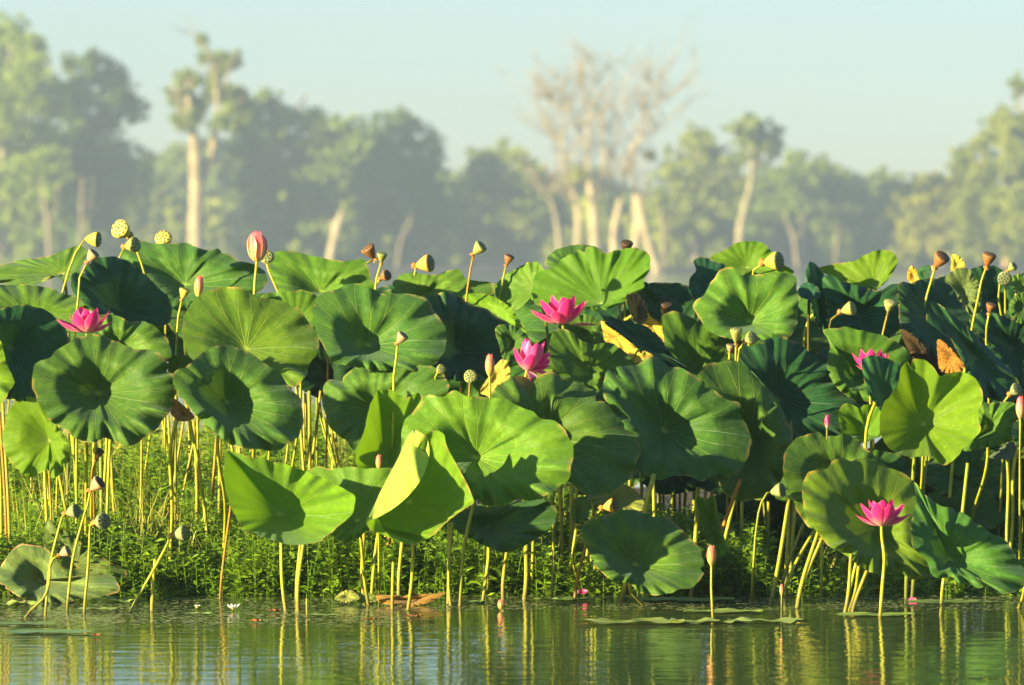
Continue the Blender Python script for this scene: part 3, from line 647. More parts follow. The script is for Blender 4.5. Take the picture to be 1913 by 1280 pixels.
leaf((523, 962), [(425, 845), (458, 851), (490, 858), (525, 866), (576, 883), (613, 898), (646, 916), (661, 926), (664, 939), (655, 962), (637, 980), (614, 998), (593, 1013), (566, 1017), (540, 1017), (513, 1010), (486, 1001), (459, 986), (442, 968), (433, 950), (424, 924), (420, 866)], -.4,
     'wide bright boat-shaped leaf low in front, left of the leaf with the pale flap', 'young', (544, 1142), C=1.05, lip=.2, gx=-.02, gy=.55, tint=(.9, .97, 1), bowl=True)
leaf((668, 975), [(573, 880), (588, 872), (613, 876), (651, 873), (696, 876), (736, 877), (745, 905), (725, 945), (690, 985), (679, 997), (661, 1010), (646, 1014), (620, 1001), (598, 985), (580, 940)], -.05,
     'pale green leaf tucked between the two bright folded front leaves', 'mid', (700, 1130), C=.2, gx=-.15, gy=.45, tint=(1.25, 1.15, 1.1))
leaf((910, 983), [(845, 974), (874, 950), (930, 938), (978, 935), (1008, 933), (1034, 945), (1040, 956), (1037, 974), (1020, 992), (996, 1010), (960, 1028), (934, 1031), (904, 1019), (877, 1004), (853, 992)], .3,
     'dark green leaf low below the biggest bright front leaf', 'old', (893, 1128), C=.5, tint=(.6, .72, .75))
leaf((1186, 1056), [(1085, 986), (1103, 971), (1127, 967), (1150, 955), (1195, 956), (1218, 965), (1251, 968), (1269, 986), (1290, 1007), (1307, 1025), (1312, 1042), (1316, 1057), (1313, 1075), (1301, 1090), (1287, 1099), (1266, 1102), (1251, 1108), (1221, 1112), (1192, 1105), (1177, 1090), (1150, 1087), (1127, 1072), (1109, 1054), (1100, 1031), (1088, 1010)], -.05,
     'lowest round leaf, its lower rim nearly touching the water, with a stalk shadow across it', 'old', (1223, 1128), C=.52, tint=(.95, 1, .9))
leaf((1085, 955), [(1067, 950), (1075, 932), (1095, 928), (1105, 945), (1098, 975), (1082, 981), (1070, 970)], .75,
     'small dull green leaf beside the pod with orange bracts below the centre right leaves', 'old', None, C=.3, tint=(.9, .9, .9))
leaf((1150, 930), [(1105, 925), (1130, 912), (1165, 905), (1195, 925), (1205, 948), (1170, 960), (1130, 960), (1108, 945)], .85,
     'sunlit leaf underside behind the pod with orange bracts', 'mid', None, C=.2, under=True)
leaf((1240, 805), [(1150, 686), (1187, 683), (1211, 668), (1229, 670), (1246, 683), (1272, 688), (1301, 705), (1325, 716), (1340, 734), (1360, 747), (1380, 752), (1382, 773), (1395, 795), (1402, 828), (1393, 861), (1380, 880), (1364, 891), (1340, 884), (1312, 898), (1286, 889), (1259, 889), (1231, 896), (1211, 887), (1189, 878), (1178, 850), (1172, 810), (1150, 775), (1129, 742), (1127, 715), (1138, 692)], .6,
     'large cupped leaf right of centre with dark shadows and a frilled lower rim', 'old', (1202, 1120), C=.58)
leaf((1403, 828), [(1303, 701), (1321, 683), (1342, 677), (1364, 672), (1380, 677), (1395, 688), (1412, 703), (1432, 731), (1452, 760), (1469, 788), (1478, 806), (1480, 825), (1477, 845), (1466, 880), (1447, 915), (1417, 930), (1370, 934), (1350, 915), (1335, 870), (1320, 790)], 1.0,
     'tall dark leaf with a sunlit right rim, behind the frilled cupped leaf right of centre', 'old', None, C=.6, gx=.3, gy=.55, tint=(.9, 1, .9))
leaf((1453, 747), [(1375, 655), (1412, 644), (1456, 628), (1478, 635), (1500, 648), (1522, 666), (1544, 679), (1560, 693), (1576, 705), (1596, 728), (1606, 750), (1600, 775), (1580, 810), (1546, 815), (1509, 815), (1489, 823), (1478, 808), (1456, 769), (1423, 714), (1397, 686), (1377, 668)], 1.4,
     'very large dark tilted leaf left of the small half-hidden pink flower', 'teal', None, C=.42, gx=.55, gy=.75, tint=(1, 1.15, .9))
leaf((1400, 602), [(1332, 523), (1347, 504), (1366, 500), (1388, 515), (1410, 514), (1435, 513), (1473, 512), (1487, 516), (1488, 529), (1486, 540), (1495, 557), (1490, 572), (1489, 602), (1478, 625), (1440, 638), (1400, 636), (1360, 632), (1320, 615), (1305, 591), (1294, 570), (1313, 553)], 1.75,
     'large leaf with a deep dark central fold on the skyline right of centre', 'old', None, C=.7, tint=(1.3, 1.3, 1))
leaf((1395, 500), [(1317, 497), (1328, 480), (1354, 467), (1379, 453), (1403, 451), (1424, 454), (1440, 468), (1456, 485), (1465, 494), (1482, 508), (1460, 520), (1400, 522), (1340, 518)], 2.4,
     'light green arched leaf on the skyline behind the yellow-backed pod with black holed face', 'young', None, C=.25, gy=.6, gx=-.2, tint=(.7, .82, 1.1))
leaf((1318, 530), [(1296, 486), (1309, 480), (1332, 487), (1354, 497), (1347, 512), (1327, 540), (1305, 570), (1293, 555), (1289, 520), (1300, 505)], 2.2,
     'bluish curled leaf edge at the left of the large leaf with the deep dark fold', 'teal', None, C=.4, gx=.5, gy=.8, tint=(1.2, 1.3, 1.6))
leaf((1724, 793), [(1691, 678), (1704, 671), (1722, 671), (1742, 685), (1757, 702), (1772, 699), (1799, 695), (1817, 705), (1832, 723), (1836, 745), (1829, 765), (1829, 791), (1832, 806), (1817, 821), (1799, 838), (1784, 858), (1764, 868), (1751, 865), (1742, 853), (1717, 853), (1694, 853), (1674, 846), (1654, 828), (1646, 811), (1644, 781), (1649, 758), (1666, 735), (1679, 710), (1684, 688)], .5,
     'upright leaf at the right, left half dark and right half glowing bright yellow-green', 'young', (1700, 960), C=.85, lip=.1, gx=-.1, gy=.3, tint=(.9, .97, 1), bowl=True)
leaf((1618, 812), [(1566, 770), (1579, 754), (1596, 758), (1606, 763), (1614, 757), (1634, 758), (1646, 763), (1648, 785), (1648, 815), (1631, 820), (1614, 828), (1594, 818), (1573, 811), (1568, 790)], .85,
     'small leaf half dark and half bright just left of the glowing upright leaf', 'young', None, C=1.0, gx=.0, gy=.3, tint=(.75, .8, .9), bowl=True)
leaf((1650, 742), [(1614, 668), (1634, 664), (1659, 671), (1683, 681), (1690, 700), (1685, 735), (1668, 765), (1649, 770), (1634, 752), (1621, 733), (1614, 708)], .72,
     'dark blue-green leaf standing in front of the small half-hidden pink flower', 'teal', None, C=.3, gx=.7, gy=.4, tint=(1, 1.2, 1.1))
leaf((1600, 700), [(1538, 618), (1563, 613), (1586, 612), (1601, 616), (1626, 621), (1659, 631), (1684, 646), (1699, 661), (1690, 690), (1670, 730), (1610, 750), (1560, 720), (1546, 690), (1548, 636)], 1.5,
     'leaf with a dark left half and lit rim strip behind the small half-hidden pink flower', 'mid', None, C=.8, gx=.1, gy=.5, tint=(.8, .9, .9))
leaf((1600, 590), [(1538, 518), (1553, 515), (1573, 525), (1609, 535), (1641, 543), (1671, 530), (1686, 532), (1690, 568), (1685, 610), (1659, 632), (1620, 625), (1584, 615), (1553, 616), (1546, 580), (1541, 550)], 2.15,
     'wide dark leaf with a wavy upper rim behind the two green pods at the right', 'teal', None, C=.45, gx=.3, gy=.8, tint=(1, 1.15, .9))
leaf((1634, 537), [(1530, 503), (1558, 493), (1594, 488), (1624, 473), (1649, 467), (1664, 470), (1676, 483), (1676, 492), (1669, 508), (1654, 528), (1636, 541), (1609, 538), (1573, 528), (1551, 516)], 2.5,
     'smooth bright green leaf arching over the skyline at the right', 'young', None, C=.2, gy=.5, gx=-.35, tint=(.85, .9, 1))
leaf((1530, 580), [(1506, 503), (1514, 489), (1528, 498), (1538, 510), (1547, 535), (1554, 560), (1552, 606), (1535, 618), (1518, 585), (1508, 535)], 2.3,
     'narrow dark teal upright leaf just left of the smooth bright arching leaf', 'teal', None, C=.4, gx=.8, gy=.4, tint=(1, 1.2, 1.2))
leaf((1512, 548), [(1492, 537), (1506, 528), (1528, 538), (1532, 553), (1513, 559), (1496, 555)], 2.1,
     'tiny bluish leaf on a dark thin stalk between two big skyline leaves', 'teal', None, C=.3, gy=1.2, tint=(1.3, 1.5, 2.0), scol=(.15, .15, .1))
leaf((1735, 600), [(1681, 528), (1704, 528), (1729, 520), (1754, 523), (1777, 536), (1792, 561), (1817, 596), (1844, 626), (1860, 651), (1857, 662), (1820, 680), (1790, 690), (1752, 684), (1732, 668), (1712, 650), (1699, 640), (1684, 616), (1679, 576)], 1.95,
     'big dark tent-like leaf sloping down to the right below two brown pods', 'teal', None, C=.2, gx=.8, gy=.8)
leaf((1722, 655), [(1684, 615), (1710, 630), (1735, 655), (1755, 678), (1762, 702), (1725, 688), (1697, 655)], 1.8,
     'withered brown leaf underside under the big dark tent-like leaf', 'brown', None, C=.2, gx=-.3, gy=-.2, stalk=False, tint=(.5, .5, .5))
leaf((1822, 668), [(1739, 563), (1750, 566), (1777, 586), (1802, 606), (1834, 638), (1872, 676), (1895, 699), (1906, 725), (1907, 742), (1885, 750), (1850, 745), (1815, 725), (1800, 680), (1784, 648), (1767, 618), (1750, 598), (1732, 601), (1732, 584)], 1.35,
     'long dark leaf with a pale curled tip, sloping down at the far right', 'teal', None, C=.2, gx=.85, gy=.7, tint=(1.05, 1.1, 1.1))
leaf((1778, 665), [(1754, 634), (1769, 644), (1784, 659), (1797, 674), (1806, 690), (1790, 697), (1757, 692), (1752, 668)], 1.5,
     'withered orange and brown leaf tucked under the long dark sloping leaf', 'orange', None, C=.2, gx=-.4, gy=.0, stalk=False, tint=(.85, .9, .8))
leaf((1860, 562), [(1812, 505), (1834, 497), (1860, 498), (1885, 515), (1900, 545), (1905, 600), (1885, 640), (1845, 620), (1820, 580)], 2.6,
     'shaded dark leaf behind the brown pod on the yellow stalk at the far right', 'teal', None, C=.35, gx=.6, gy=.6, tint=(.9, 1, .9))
leaf((1800, 545), [(1765, 522), (1777, 508), (1794, 500), (1809, 503), (1824, 521), (1834, 553), (1828, 578), (1814, 588), (1794, 563), (1774, 540)], 2.25,
     'withered dull leaf with dark specks between the two brown pods at the far right', 'spotted', None, C=.3, gx=.2, gy=.3)
leaf((1788, 495), [(1779, 475), (1794, 480), (1803, 500), (1795, 512), (1778, 510), (1777, 490)], 2.3,
     'small bright yellow withered leaf tip standing on the skyline at the far right', 'yellow', None, C=.3, gx=-.3, gy=.2, tint=(1, 1.05, 1))
leaf((1707, 518), [(1695, 520), (1703, 497), (1712, 505), (1720, 528), (1706, 533)], 2.4,
     'small orange-yellow withered leaf tip on the skyline left of the brown pod', 'orange', None, C=.3, gx=-.3, gy=.1, tint=(1.4, 1.5, 1))
leaf((1726, 512), [(1714, 502), (1727, 497), (1736, 495), (1737, 515), (1728, 530), (1718, 522)], 2.35,
     'small crumpled dark leaf beside the orange-yellow leaf tip on the skyline', 'teal', None, C=.4)
leaf((1905, 535), [(1886, 520), (1900, 513), (1950, 515), (1960, 560), (1910, 560), (1892, 540)], 2.4,
     'light green leaf cut by the right edge just below the skyline', 'mid', None, C=.3)
leaf((1910, 575), [(1885, 568), (1898, 551), (1930, 550), (1960, 580), (1930, 605), (1897, 600)], 2.1,
     'leaf with a lit top at the right edge under the light green one', 'old', None, C=.4)
leaf((1890, 650), [(1812, 592), (1845, 583), (1885, 595), (1940, 605), (1965, 680), (1920, 730), (1870, 690), (1840, 640)], 2.0,
     'big dark leaf in deep shade at the right edge behind the long sloping leaf', 'teal', None, C=.4, gx=.6, gy=.6, tint=(.85, .95, .8))
leaf((1846, 800), [(1834, 756), (1865, 752), (1895, 754), (1903, 780), (1893, 800), (1892, 822), (1875, 828), (1834, 838), (1800, 841), (1808, 815), (1826, 785)], .85,
     'green leaf with a light stripe at the right, behind the glowing upright leaf', 'mid', (1799, 960), C=.5, gx=-.1, gy=.7)
leaf((1920, 815), [(1890, 800), (1903, 783), (1925, 775), (1960, 800), (1955, 850), (1915, 852), (1897, 830)], .55,
     'dark leaf below the orange bud at the right edge', 'teal', None, C=.3, gx=.5, gy=.4)
leaf((1880, 845), [(1848, 853), (1865, 840), (1892, 825), (1912, 850), (1882, 858)], .9,
     'small grey-green drooping leaf under the striped leaf at the right', 'teal', None, C=.2, tint=(1.3, 1.1, 1.5), under=True)
leaf((1565, 905), [(1464, 856), (1478, 828), (1503, 813), (1526, 808), (1561, 815), (1573, 812), (1594, 818), (1609, 831), (1634, 853), (1651, 868), (1664, 890), (1665, 920), (1630, 965), (1570, 1000), (1522, 992), (1490, 955), (1478, 925), (1466, 891)], .3,
     'cupped leaf with dark blue hollow just behind the leaf under the front right flower', 'old', (1430, 1130), C=.62, tint=(1.1, 1.1, .9))
leaf((1630, 990), [(1499, 906), (1511, 883), (1543, 876), (1558, 861), (1576, 855), (1589, 861), (1609, 857), (1631, 862), (1652, 874), (1674, 878), (1696, 890), (1712, 905), (1722, 935), (1725, 968), (1722, 1000), (1728, 1030), (1748, 1060), (1745, 1074), (1727, 1078), (1706, 1083), (1691, 1075), (1673, 1063), (1659, 1071), (1626, 1069), (1608, 1060), (1590, 1045), (1570, 1031), (1546, 1019), (1531, 998), (1513, 977), (1501, 947), (1499, 920)], -.1,
     'largest right-hand cupped leaf directly behind the front right pink flower', 'mid', (1561, 1146), C=.58, tint=(1.1, 1.08, .9))
leaf((1774, 1046), [(1709, 902), (1730, 926), (1760, 946), (1789, 953), (1816, 971), (1849, 995), (1878, 1010), (1893, 1031), (1900, 1048), (1915, 1066), (1916, 1090), (1896, 1105), (1878, 1111), (1863, 1105), (1846, 1093), (1828, 1099), (1810, 1090), (1792, 1090), (1777, 1077), (1762, 1080), (1745, 1078), (1730, 1045), (1706, 1022), (1702, 998), (1703, 971), (1712, 940)], -.35,
     'long green leaf sloping to the lower right corner, right of the front right flower', 'old', (1748, 1157), C=.42, gx=.3, gy=.8, tint=(1.05, 1.15, 1.0))
leaf((1925, 1065), [(1893, 1050), (1913, 1043), (1960, 1045), (1970, 1085), (1925, 1085), (1905, 1068)], -.1,
     'light green leaf corner at the right edge just above the water', 'mid', None, C=.2)
leaf((1300, 685), [(1241, 586), (1256, 583), (1269, 583), (1287, 591), (1317, 611), (1339, 623), (1356, 642), (1355, 658), (1339, 682), (1320, 705), (1290, 708), (1262, 690), (1241, 640), (1238, 612)], 1.8,
     'dark green leaf with one small lit lobe, above the frilled cupped leaf right of centre', 'mid', None, C=.4, gx=.5, gy=.55, tint=(.6, .75, .75))
leaf((1335, 985), [(1306, 927), (1320, 932), (1330, 925), (1342, 960), (1352, 1000), (1358, 1030), (1345, 1038), (1328, 1018), (1313, 980)], .5,
     'narrow rolled young leaf hanging upright above the small purple front bud', 'mid', None, C=.9, gx=-.1, gy=.2, tint=(1.2, 1.2, .9), bowl=True)
leaf((75, 1085), [(-4, 1085), (18, 1034), (33, 1019), (59, 1018), (85, 1025), (105, 1050), (122, 1075), (180, 1072), (215, 1080), (223, 1102), (190, 1114), (142, 1123), (98, 1129), (59, 1126), (25, 1108)], .35,
     'collapsed dull green leaf resting on the bank at the lower left corner', 'old', None, C=.55, gy=.9, gx=0, tint=(1.7, 1.25, 3.0), stalk=False)
leaf((140, 1058), [(83, 1022), (92, 971), (113, 986), (134, 1001), (166, 1025), (196, 1045), (237, 1075), (222, 1088), (150, 1095), (100, 1060)], .75,
     'crumpled leaf with a raised pointed tip behind the lower left seed pods', 'old', None, C=.2, gx=.2, gy=.4, tint=(1.6, 1.2, 2.6))
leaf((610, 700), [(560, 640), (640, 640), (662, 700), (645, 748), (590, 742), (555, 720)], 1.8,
     'dark leaf added to fill the shaded gap left of the pleated leaf', 'teal', None, C=.3, tint=(.6, .7, .6))  # added dark leaf, stands where the gap only shows shade
leaf((340, 775), [(318, 770), (325, 745), (340, 755), (362, 782), (348, 787), (332, 786)], .7,
     'withered brownish leaf hanging between the two round cupped leaves at the left', 'orange', None, C=.4)
leaf((335, 685), [(313, 680), (330, 664), (355, 668), (362, 690), (345, 708), (318, 702)], 1.1,
     'small light green leaf squeezed between the two round cupped leaves at the left', 'old', None, C=.2)
leaf((925, 710), [(898, 735), (912, 705), (928, 680), (940, 671), (951, 685), (952, 706), (935, 722), (915, 739)], .8,
     'small pale yellow leaf just right of the orange-green bud', 'yellow', None, C=.2, gx=-.2, gy=.1, tint=(1.1, 1.1, 1.3))
leaf((955, 640), [(928, 610), (950, 606), (975, 618), (987, 630), (980, 652), (965, 670), (942, 673), (934, 650)], 1.0,
     'leaf with a wavy half-lit rim just left of the drooping pink flower', 'old', None, C=.6, gx=.2, gy=.5)
leaf((1206, 661), [(1199, 668), (1202, 655), (1210, 657), (1220, 666), (1212, 672)], .85,
     'tiny yellow curled leaf tip above the frilled cupped leaf', 'yellow', None, C=.3, stalk=False)
leaf((1000, 715), [(985, 712), (1000, 695), (1030, 690), (1042, 694), (1042, 712), (1020, 724), (995, 724)], .7,
     'light green leaf scrap directly beneath the drooping pink flower', 'mid', None, C=.2, stalk=False)

# leaves deep in the bed, added as dark fill, shade put into tints
rr = np.random.default_rng(11)
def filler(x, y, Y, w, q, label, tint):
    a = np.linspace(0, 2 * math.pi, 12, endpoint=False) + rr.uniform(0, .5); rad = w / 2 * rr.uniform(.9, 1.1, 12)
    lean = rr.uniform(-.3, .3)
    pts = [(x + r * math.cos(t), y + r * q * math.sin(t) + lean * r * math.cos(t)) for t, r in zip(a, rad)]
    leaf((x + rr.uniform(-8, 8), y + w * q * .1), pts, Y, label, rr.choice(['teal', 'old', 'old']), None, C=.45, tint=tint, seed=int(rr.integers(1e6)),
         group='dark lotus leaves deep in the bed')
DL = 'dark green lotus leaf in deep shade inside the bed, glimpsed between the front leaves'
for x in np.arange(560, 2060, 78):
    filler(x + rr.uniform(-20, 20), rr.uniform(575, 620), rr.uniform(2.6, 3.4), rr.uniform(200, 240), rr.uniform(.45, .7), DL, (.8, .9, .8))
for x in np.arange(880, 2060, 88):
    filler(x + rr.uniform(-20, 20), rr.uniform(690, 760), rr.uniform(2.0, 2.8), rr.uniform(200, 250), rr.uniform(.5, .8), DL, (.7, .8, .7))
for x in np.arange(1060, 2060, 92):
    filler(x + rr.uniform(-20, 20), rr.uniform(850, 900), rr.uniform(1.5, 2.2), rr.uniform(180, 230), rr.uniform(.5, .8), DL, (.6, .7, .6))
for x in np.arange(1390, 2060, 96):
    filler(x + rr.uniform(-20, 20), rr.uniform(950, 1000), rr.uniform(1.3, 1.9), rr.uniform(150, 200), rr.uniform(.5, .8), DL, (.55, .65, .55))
for x, y in [(20, 600), (110, 610), (300, 625), (400, 600), (480, 600)]:
    filler(x, y, rr.uniform(2.6, 3.2), 200, .5, DL, (.7, .8, .7))
# ------------------------------------------------------------------ extra stalks
SG = 'bare lotus stalks standing under the leaves'
# top px, base px, depth (None: where the base meets the water), width px, colour, label
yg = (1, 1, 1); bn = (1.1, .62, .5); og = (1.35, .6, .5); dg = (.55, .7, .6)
STALKS = [
 ((562, 1010), (554, 1117), None, 9, yg, 'shorter of the pair of stalks beneath the low wide front leaf'),
 ((568, 1008), (562, 1142), None, 9, yg, 'right stalk beneath the low wide front leaf'),
 ((680, 995), (692, 1126), None, 9, yg, 'curved stalk left of the folded leaf with the pale flap'),
 ((728, 990), (709, 1112), None, 8, bn, 'brownish slanting stalk under the folded leaf with the pale flap'),
 ((735, 1048), (734, 1139), None, 8, yg, 'short cut stalk rising from the water before the withered floating leaf'),
 ((752, 1005), (749, 1118), None, 9, yg, 'pale stalk directly under the folded leaf with the pale flap'),
 ((839, 975), (835, 1130), None, 9, yg, 'straight stalk just left of the thick stalk of the biggest front leaf'),
 ((845, 975), (850, 1133), None, 7, yg, 'thin stalk beside the thick stalk of the biggest front leaf'),
 ((948, 1020), (945, 1120), None, 9, yg, 'upright yellow-green stalk under the low dark leaf'),
 ((983, 1015), (969, 1120), None, 11, yg, 'thick slanting stalk under the right of the low dark leaf'),
 ((1034, 965), (1027, 1118), None, 7, yg, 'long thin stalk right of the low dark leaf'),
 ((916, 1020), (915, 1075), .9, 8, yg, 'short stalk between two others beneath the low dark leaf'),
 ((928, 1020), (927, 1085), 1.0, 8, yg, 'short pale stalk beneath the middle of the low dark leaf'),
 ((1046, 905), (1049, 1060), 1.2, 10, yg, 'bright upright stalk below the leaf with the thin curved shadow'),
 ((1068, 905), (1060, 1040), 1.2, 11, yg, 'bright stalk with dark notches below the leaf with the thin curved shadow'),
 ((1109, 920), (1106, 1000), .9, 10, yg, 'short bright stalk by the pod with orange bracts'),
 ((1080, 965), (1064, 1050), .9, 8, yg, 'slanting stalk under the small dull green leaf'),
 ((1098, 1005), (1071, 1120), None, 8, bn, 'slanting stalk at the left edge of the lowest round leaf'),
 ((1098, 1010), (1099, 1075), .9, 7, yg, 'short stalk at the left edge of the lowest round leaf'),
 ((1222, 885), (1200, 965), .3, 12, yg, 'thick bright stalk between the frilled leaf and the lowest round leaf'),
 ((1304, 910), (1289, 1060), .7, 11, yg, 'thick bright stalk left of the rolled young leaf'),
 ((1383, 895), (1346, 995), .8, 9, og, 'curved orange stalk right of the rolled young leaf'),
 ((1372, 935), (1346, 1020), .9, 9, yg, 'stalk crossing the curved orange one'),
 ((1475, 925), (1426, 1130), None, 10, yg, 'leftmost long leaning stalk of the bundle at the right'),
 ((1474, 930), (1465, 1080), .7, 8, yg, 'upright stalk in the bundle at the right'),
 ((1486, 945), (1477, 1112), None, 8, yg, 'thin upright stalk in the bundle at the right'),
 ((1502, 975), (1447, 1120), None, 8, dg, 'dark leaning stalk in the bundle at the right'),
 ((1530, 990), (1480, 1137), None, 10, yg, 'bright leaning stalk at the right of the bundle'),
 ((1536, 1005), (1474, 1131), None, 9, yg, 'second bright leaning stalk beside the rightmost of the bundle'),
 ((1565, 1035), (1495, 1106), None, 9, (.7, .75, .7), 'low shaded stalk leaning far over at the right of the bundle'),
 ((1536, 1020), (1534, 1075), .7, 8, yg, 'short upright stalk behind the leaning bundle'),
 ((1590, 1035), (1561, 1146), None, 9, yg, 'left stalk of three below the largest right-hand cupped leaf'),
 ((1601, 1045), (1570, 1145), None, 8, yg, 'middle stalk of three below the largest right-hand cupped leaf'),
 ((1622, 1060), (1583, 1143), None, 9, yg, 'right stalk of three below the largest right-hand cupped leaf'),
 ((1709, 845), (1704, 960), .6, 9, dg, 'left of two shaded stalks below the glowing upright leaf'),
 ((1732, 845), (1722, 960), .6, 9, dg, 'right of two shaded stalks below the glowing upright leaf'),
 ((1808, 865), (1797, 990), .8, 9, (.8, .9, .8), 'slanting stalk under the striped leaf at the right'),
 ((143, 815), (139, 980), 1.0, 7, (.7, .85, .8), 'green stalk at the left under the big cupped leaf'),
 ((188, 820), (186, 960), 1.4, 10, dg, 'dark thick stalk beneath the big cupped leaf'),
 ((176, 820), (160, 960), 1.0, 8, yg, 'bright stalk beneath the big cupped leaf beside the dark one'),
 ((206, 820), (214, 940), 1.4, 6, yg, 'thin stalk curving down right of the dark thick stalk'),
 ((265, 820), (261, 930), 1.6, 6, yg, 'thin stalk below the right rim of the big cupped leaf'),
 ((314, 775), (330, 930), 1.8, 6, yg, 'thin stalk leaning right between the round cupped leaves'),
 ((330, 740), (329, 930), 1.2, 8, yg, 'tall stalk between the two round cupped leaves'),
 ((344, 780), (332, 900), 1.4, 6, yg, 'thin stalk leaning left between the two round cupped leaves'),
 ((362, 785), (361, 930), 1.6, 8, (.8, .8, .6), 'stalk under the left rim of the second cupped leaf'),
 ((372, 780), (345, 930), 1.9, 6, yg, 'thin stalk crossing behind the second cupped leaf'),
 ((404, 820), (403, 990), 1.5, 7, bn, 'brown-tinged stalk under the second cupped leaf'),
 ((411, 820), (410, 990), 1.45, 8, yg, 'bright stalk under the second cupped leaf'),
 ((431, 945), (423, 1060), .6, 6, bn, 'thin brown stalk left of the low wide front leaf'),
 ((5, 750), (10, 950), .8, 8, yg, 'bright stalk at the extreme left edge'),
 ((-1, 770), (2, 950), 1.0, 7, bn, 'brown stalk at the extreme left edge'),
 ((578, 730), (578, 900), 1.3, 9, yg, 'thick bright stalk in the gap left of the pleated leaf'),
 ((570, 735), (571, 900), 1.5, 7, (1, .8, .6), 'orange tinged stalk in the gap left of the pleated leaf'),
 ((599, 730), (584, 900), 1.6, 7, yg, 'slanting bright stalk in the gap left of the pleated leaf'),
 ((592, 735), (586, 900), 1.9, 6, dg, 'dark slanting stalk in the gap left of the pleated leaf'),
 ((613, 660), (613, 740), 1.2, 5, og, 'small orange stalk in the dark gap above the pleated leaf'),
 ((604, 780), (625, 900), 1.5, 8, dg, 'dark curved stalk under the left rim of the pleated leaf'),
 ((618, 800), (636, 900), 1.3, 6, yg, 'short bright stalk under the left rim of the pleated leaf'),
 ((1155, 560), (1168, 640), 2.4, 6, (.8, .8, .7), 'thin stalk seen against the mist under the big bright leaf'),
 ((862, 700), (860, 740), 1.4, 4, yg, 'short thin stalk left of the round green pod'),
 ((83, 880), (84, 960), 1.0, 8, yg, 'short stalk below the drooping bright leaf at the left'),
 ((91, 880), (88, 970), 1.1, 7, (1.1, .8, .6), 'golden stalk below the drooping bright leaf at the left'),
 ((107, 880), (108, 990), 1.3, 6, yg, 'thin stalk right of the golden one at the left'),
]
for (tp, bs, Y, w, col_, lab) in STALKS:
    if Y is None:
        b_ = onz(*bs); Y = b_[1]; b_[2] = -.12
        b0 = b_.copy(); b0[2] = 0
    else:
        b_ = at(bs[0], bs[1], Y); gz = ground_z(b_[0], Y)
        if b_[2] > gz: # carry on down to the ground along the same line
            a_ = at(tp[0], tp[1], Y); t_ = (gz - .05 - a_[2]) / (b_[2] - a_[2]); b_ = a_ + (b_ - a_) * t_
        b0 = b_.copy()
    a_ = at(tp[0], tp[1], Y + .02); k = (Y - CAMY) / F
    root = empty('lotus_stalk', b0, lab, 'lotus stalk', SG)
    mdx = (b_ - a_) * .5 + a_ + np.array([random.uniform(-.02, .02), 0, 0]); w *= .85
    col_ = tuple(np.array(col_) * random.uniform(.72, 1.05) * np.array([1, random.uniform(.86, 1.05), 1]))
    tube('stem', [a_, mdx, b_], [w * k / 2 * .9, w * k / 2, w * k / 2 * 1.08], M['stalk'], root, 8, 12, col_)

# random background stalks inside the bed, tinted lit yellow at left, shaded at right
rs = np.random.default_rng(21)
def bgstalks(x0, x1, n, Ya, Yb, ztop, w, col_, lab):
    for _ in range(n):
        Y = rs.uniform(Ya, Yb); x = rs.uniform(x0, x1); b_ = at(x, 1000, Y); b_[2] = ground_z(b_[0], Y) - .05
        top = b_ + np.array([rs.normal(0, .05), rs.uniform(-.05, .05), rs.uniform(*ztop)])
        root = empty('lotus_stalk', b_, lab, 'lotus stalk', 'slender background stalks inside the bed')
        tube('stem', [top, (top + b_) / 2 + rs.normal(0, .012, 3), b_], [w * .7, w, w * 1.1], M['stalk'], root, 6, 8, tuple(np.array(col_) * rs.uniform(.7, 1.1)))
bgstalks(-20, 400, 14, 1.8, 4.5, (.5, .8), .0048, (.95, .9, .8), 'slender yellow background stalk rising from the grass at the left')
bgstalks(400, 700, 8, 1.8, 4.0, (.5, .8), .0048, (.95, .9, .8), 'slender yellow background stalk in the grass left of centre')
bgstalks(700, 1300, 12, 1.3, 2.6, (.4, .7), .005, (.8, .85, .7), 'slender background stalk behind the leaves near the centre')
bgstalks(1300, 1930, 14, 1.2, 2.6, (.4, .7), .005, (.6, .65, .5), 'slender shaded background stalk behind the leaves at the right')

# ------------------------------------------------------------------ petals, flowers, buds
def petal_mesh(name, L, Wd, phi0, phi1, mat, curl=.9, rc=.5, n=12, m=6, pw=.75, tipin=0.0, thick=True):
    """centre line leaves the axis at phi0 from vertical and ends at phi1; cross section curves round the axis"""
    V = []; UVv = []
    r = .006; z = 0.
    for i in range(n + 1):
        t = i / n
        phi = phi0 + (phi1 - phi0) * t ** .8
        if i: r += math.sin(phi) * L / n; z += math.cos(phi) * L / n
        w = Wd * max(0.0, math.sin(math.pi * min(1, (t * .93 + .07)) ** 1.15)) ** pw * (1 if t < .97 else .6)
        if i == n: w = .0006
        Rc = max(Wd * rc, .004)
        for j in range(m + 1):
            u = -1 + 2 * j / m; a = u * w / 2 / Rc
            a = max(min(a, 1.5), -1.5)
            tx = Rc * math.sin(a); inw = Rc * (1 - math.cos(a)) * curl
            # inward normal of centre line: (-cos phi, sin phi)
            V.append((r - math.cos(phi) * inw, tx, z + math.sin(phi) * inw)); UVv.append(((u + 1) / 2, t))
    Fc = [(i * (m + 1) + j, i * (m + 1) + j + 1, (i + 1) * (m + 1) + j + 1, (i + 1) * (m + 1) + j) for i in range(n) for j in range(m)]
    me = mesh(name, V, Fc, mat); ul = me.uv_layers.new(name='UVMap')
    for lp in me.loops: ul.data[lp.index].uv = UVv[lp.vertex_index]
    return me
PM = {}
def pm(key, *a, **k):
    if key not in PM: PM[key] = petal_mesh('petal', *a, **k)
    return PM[key]
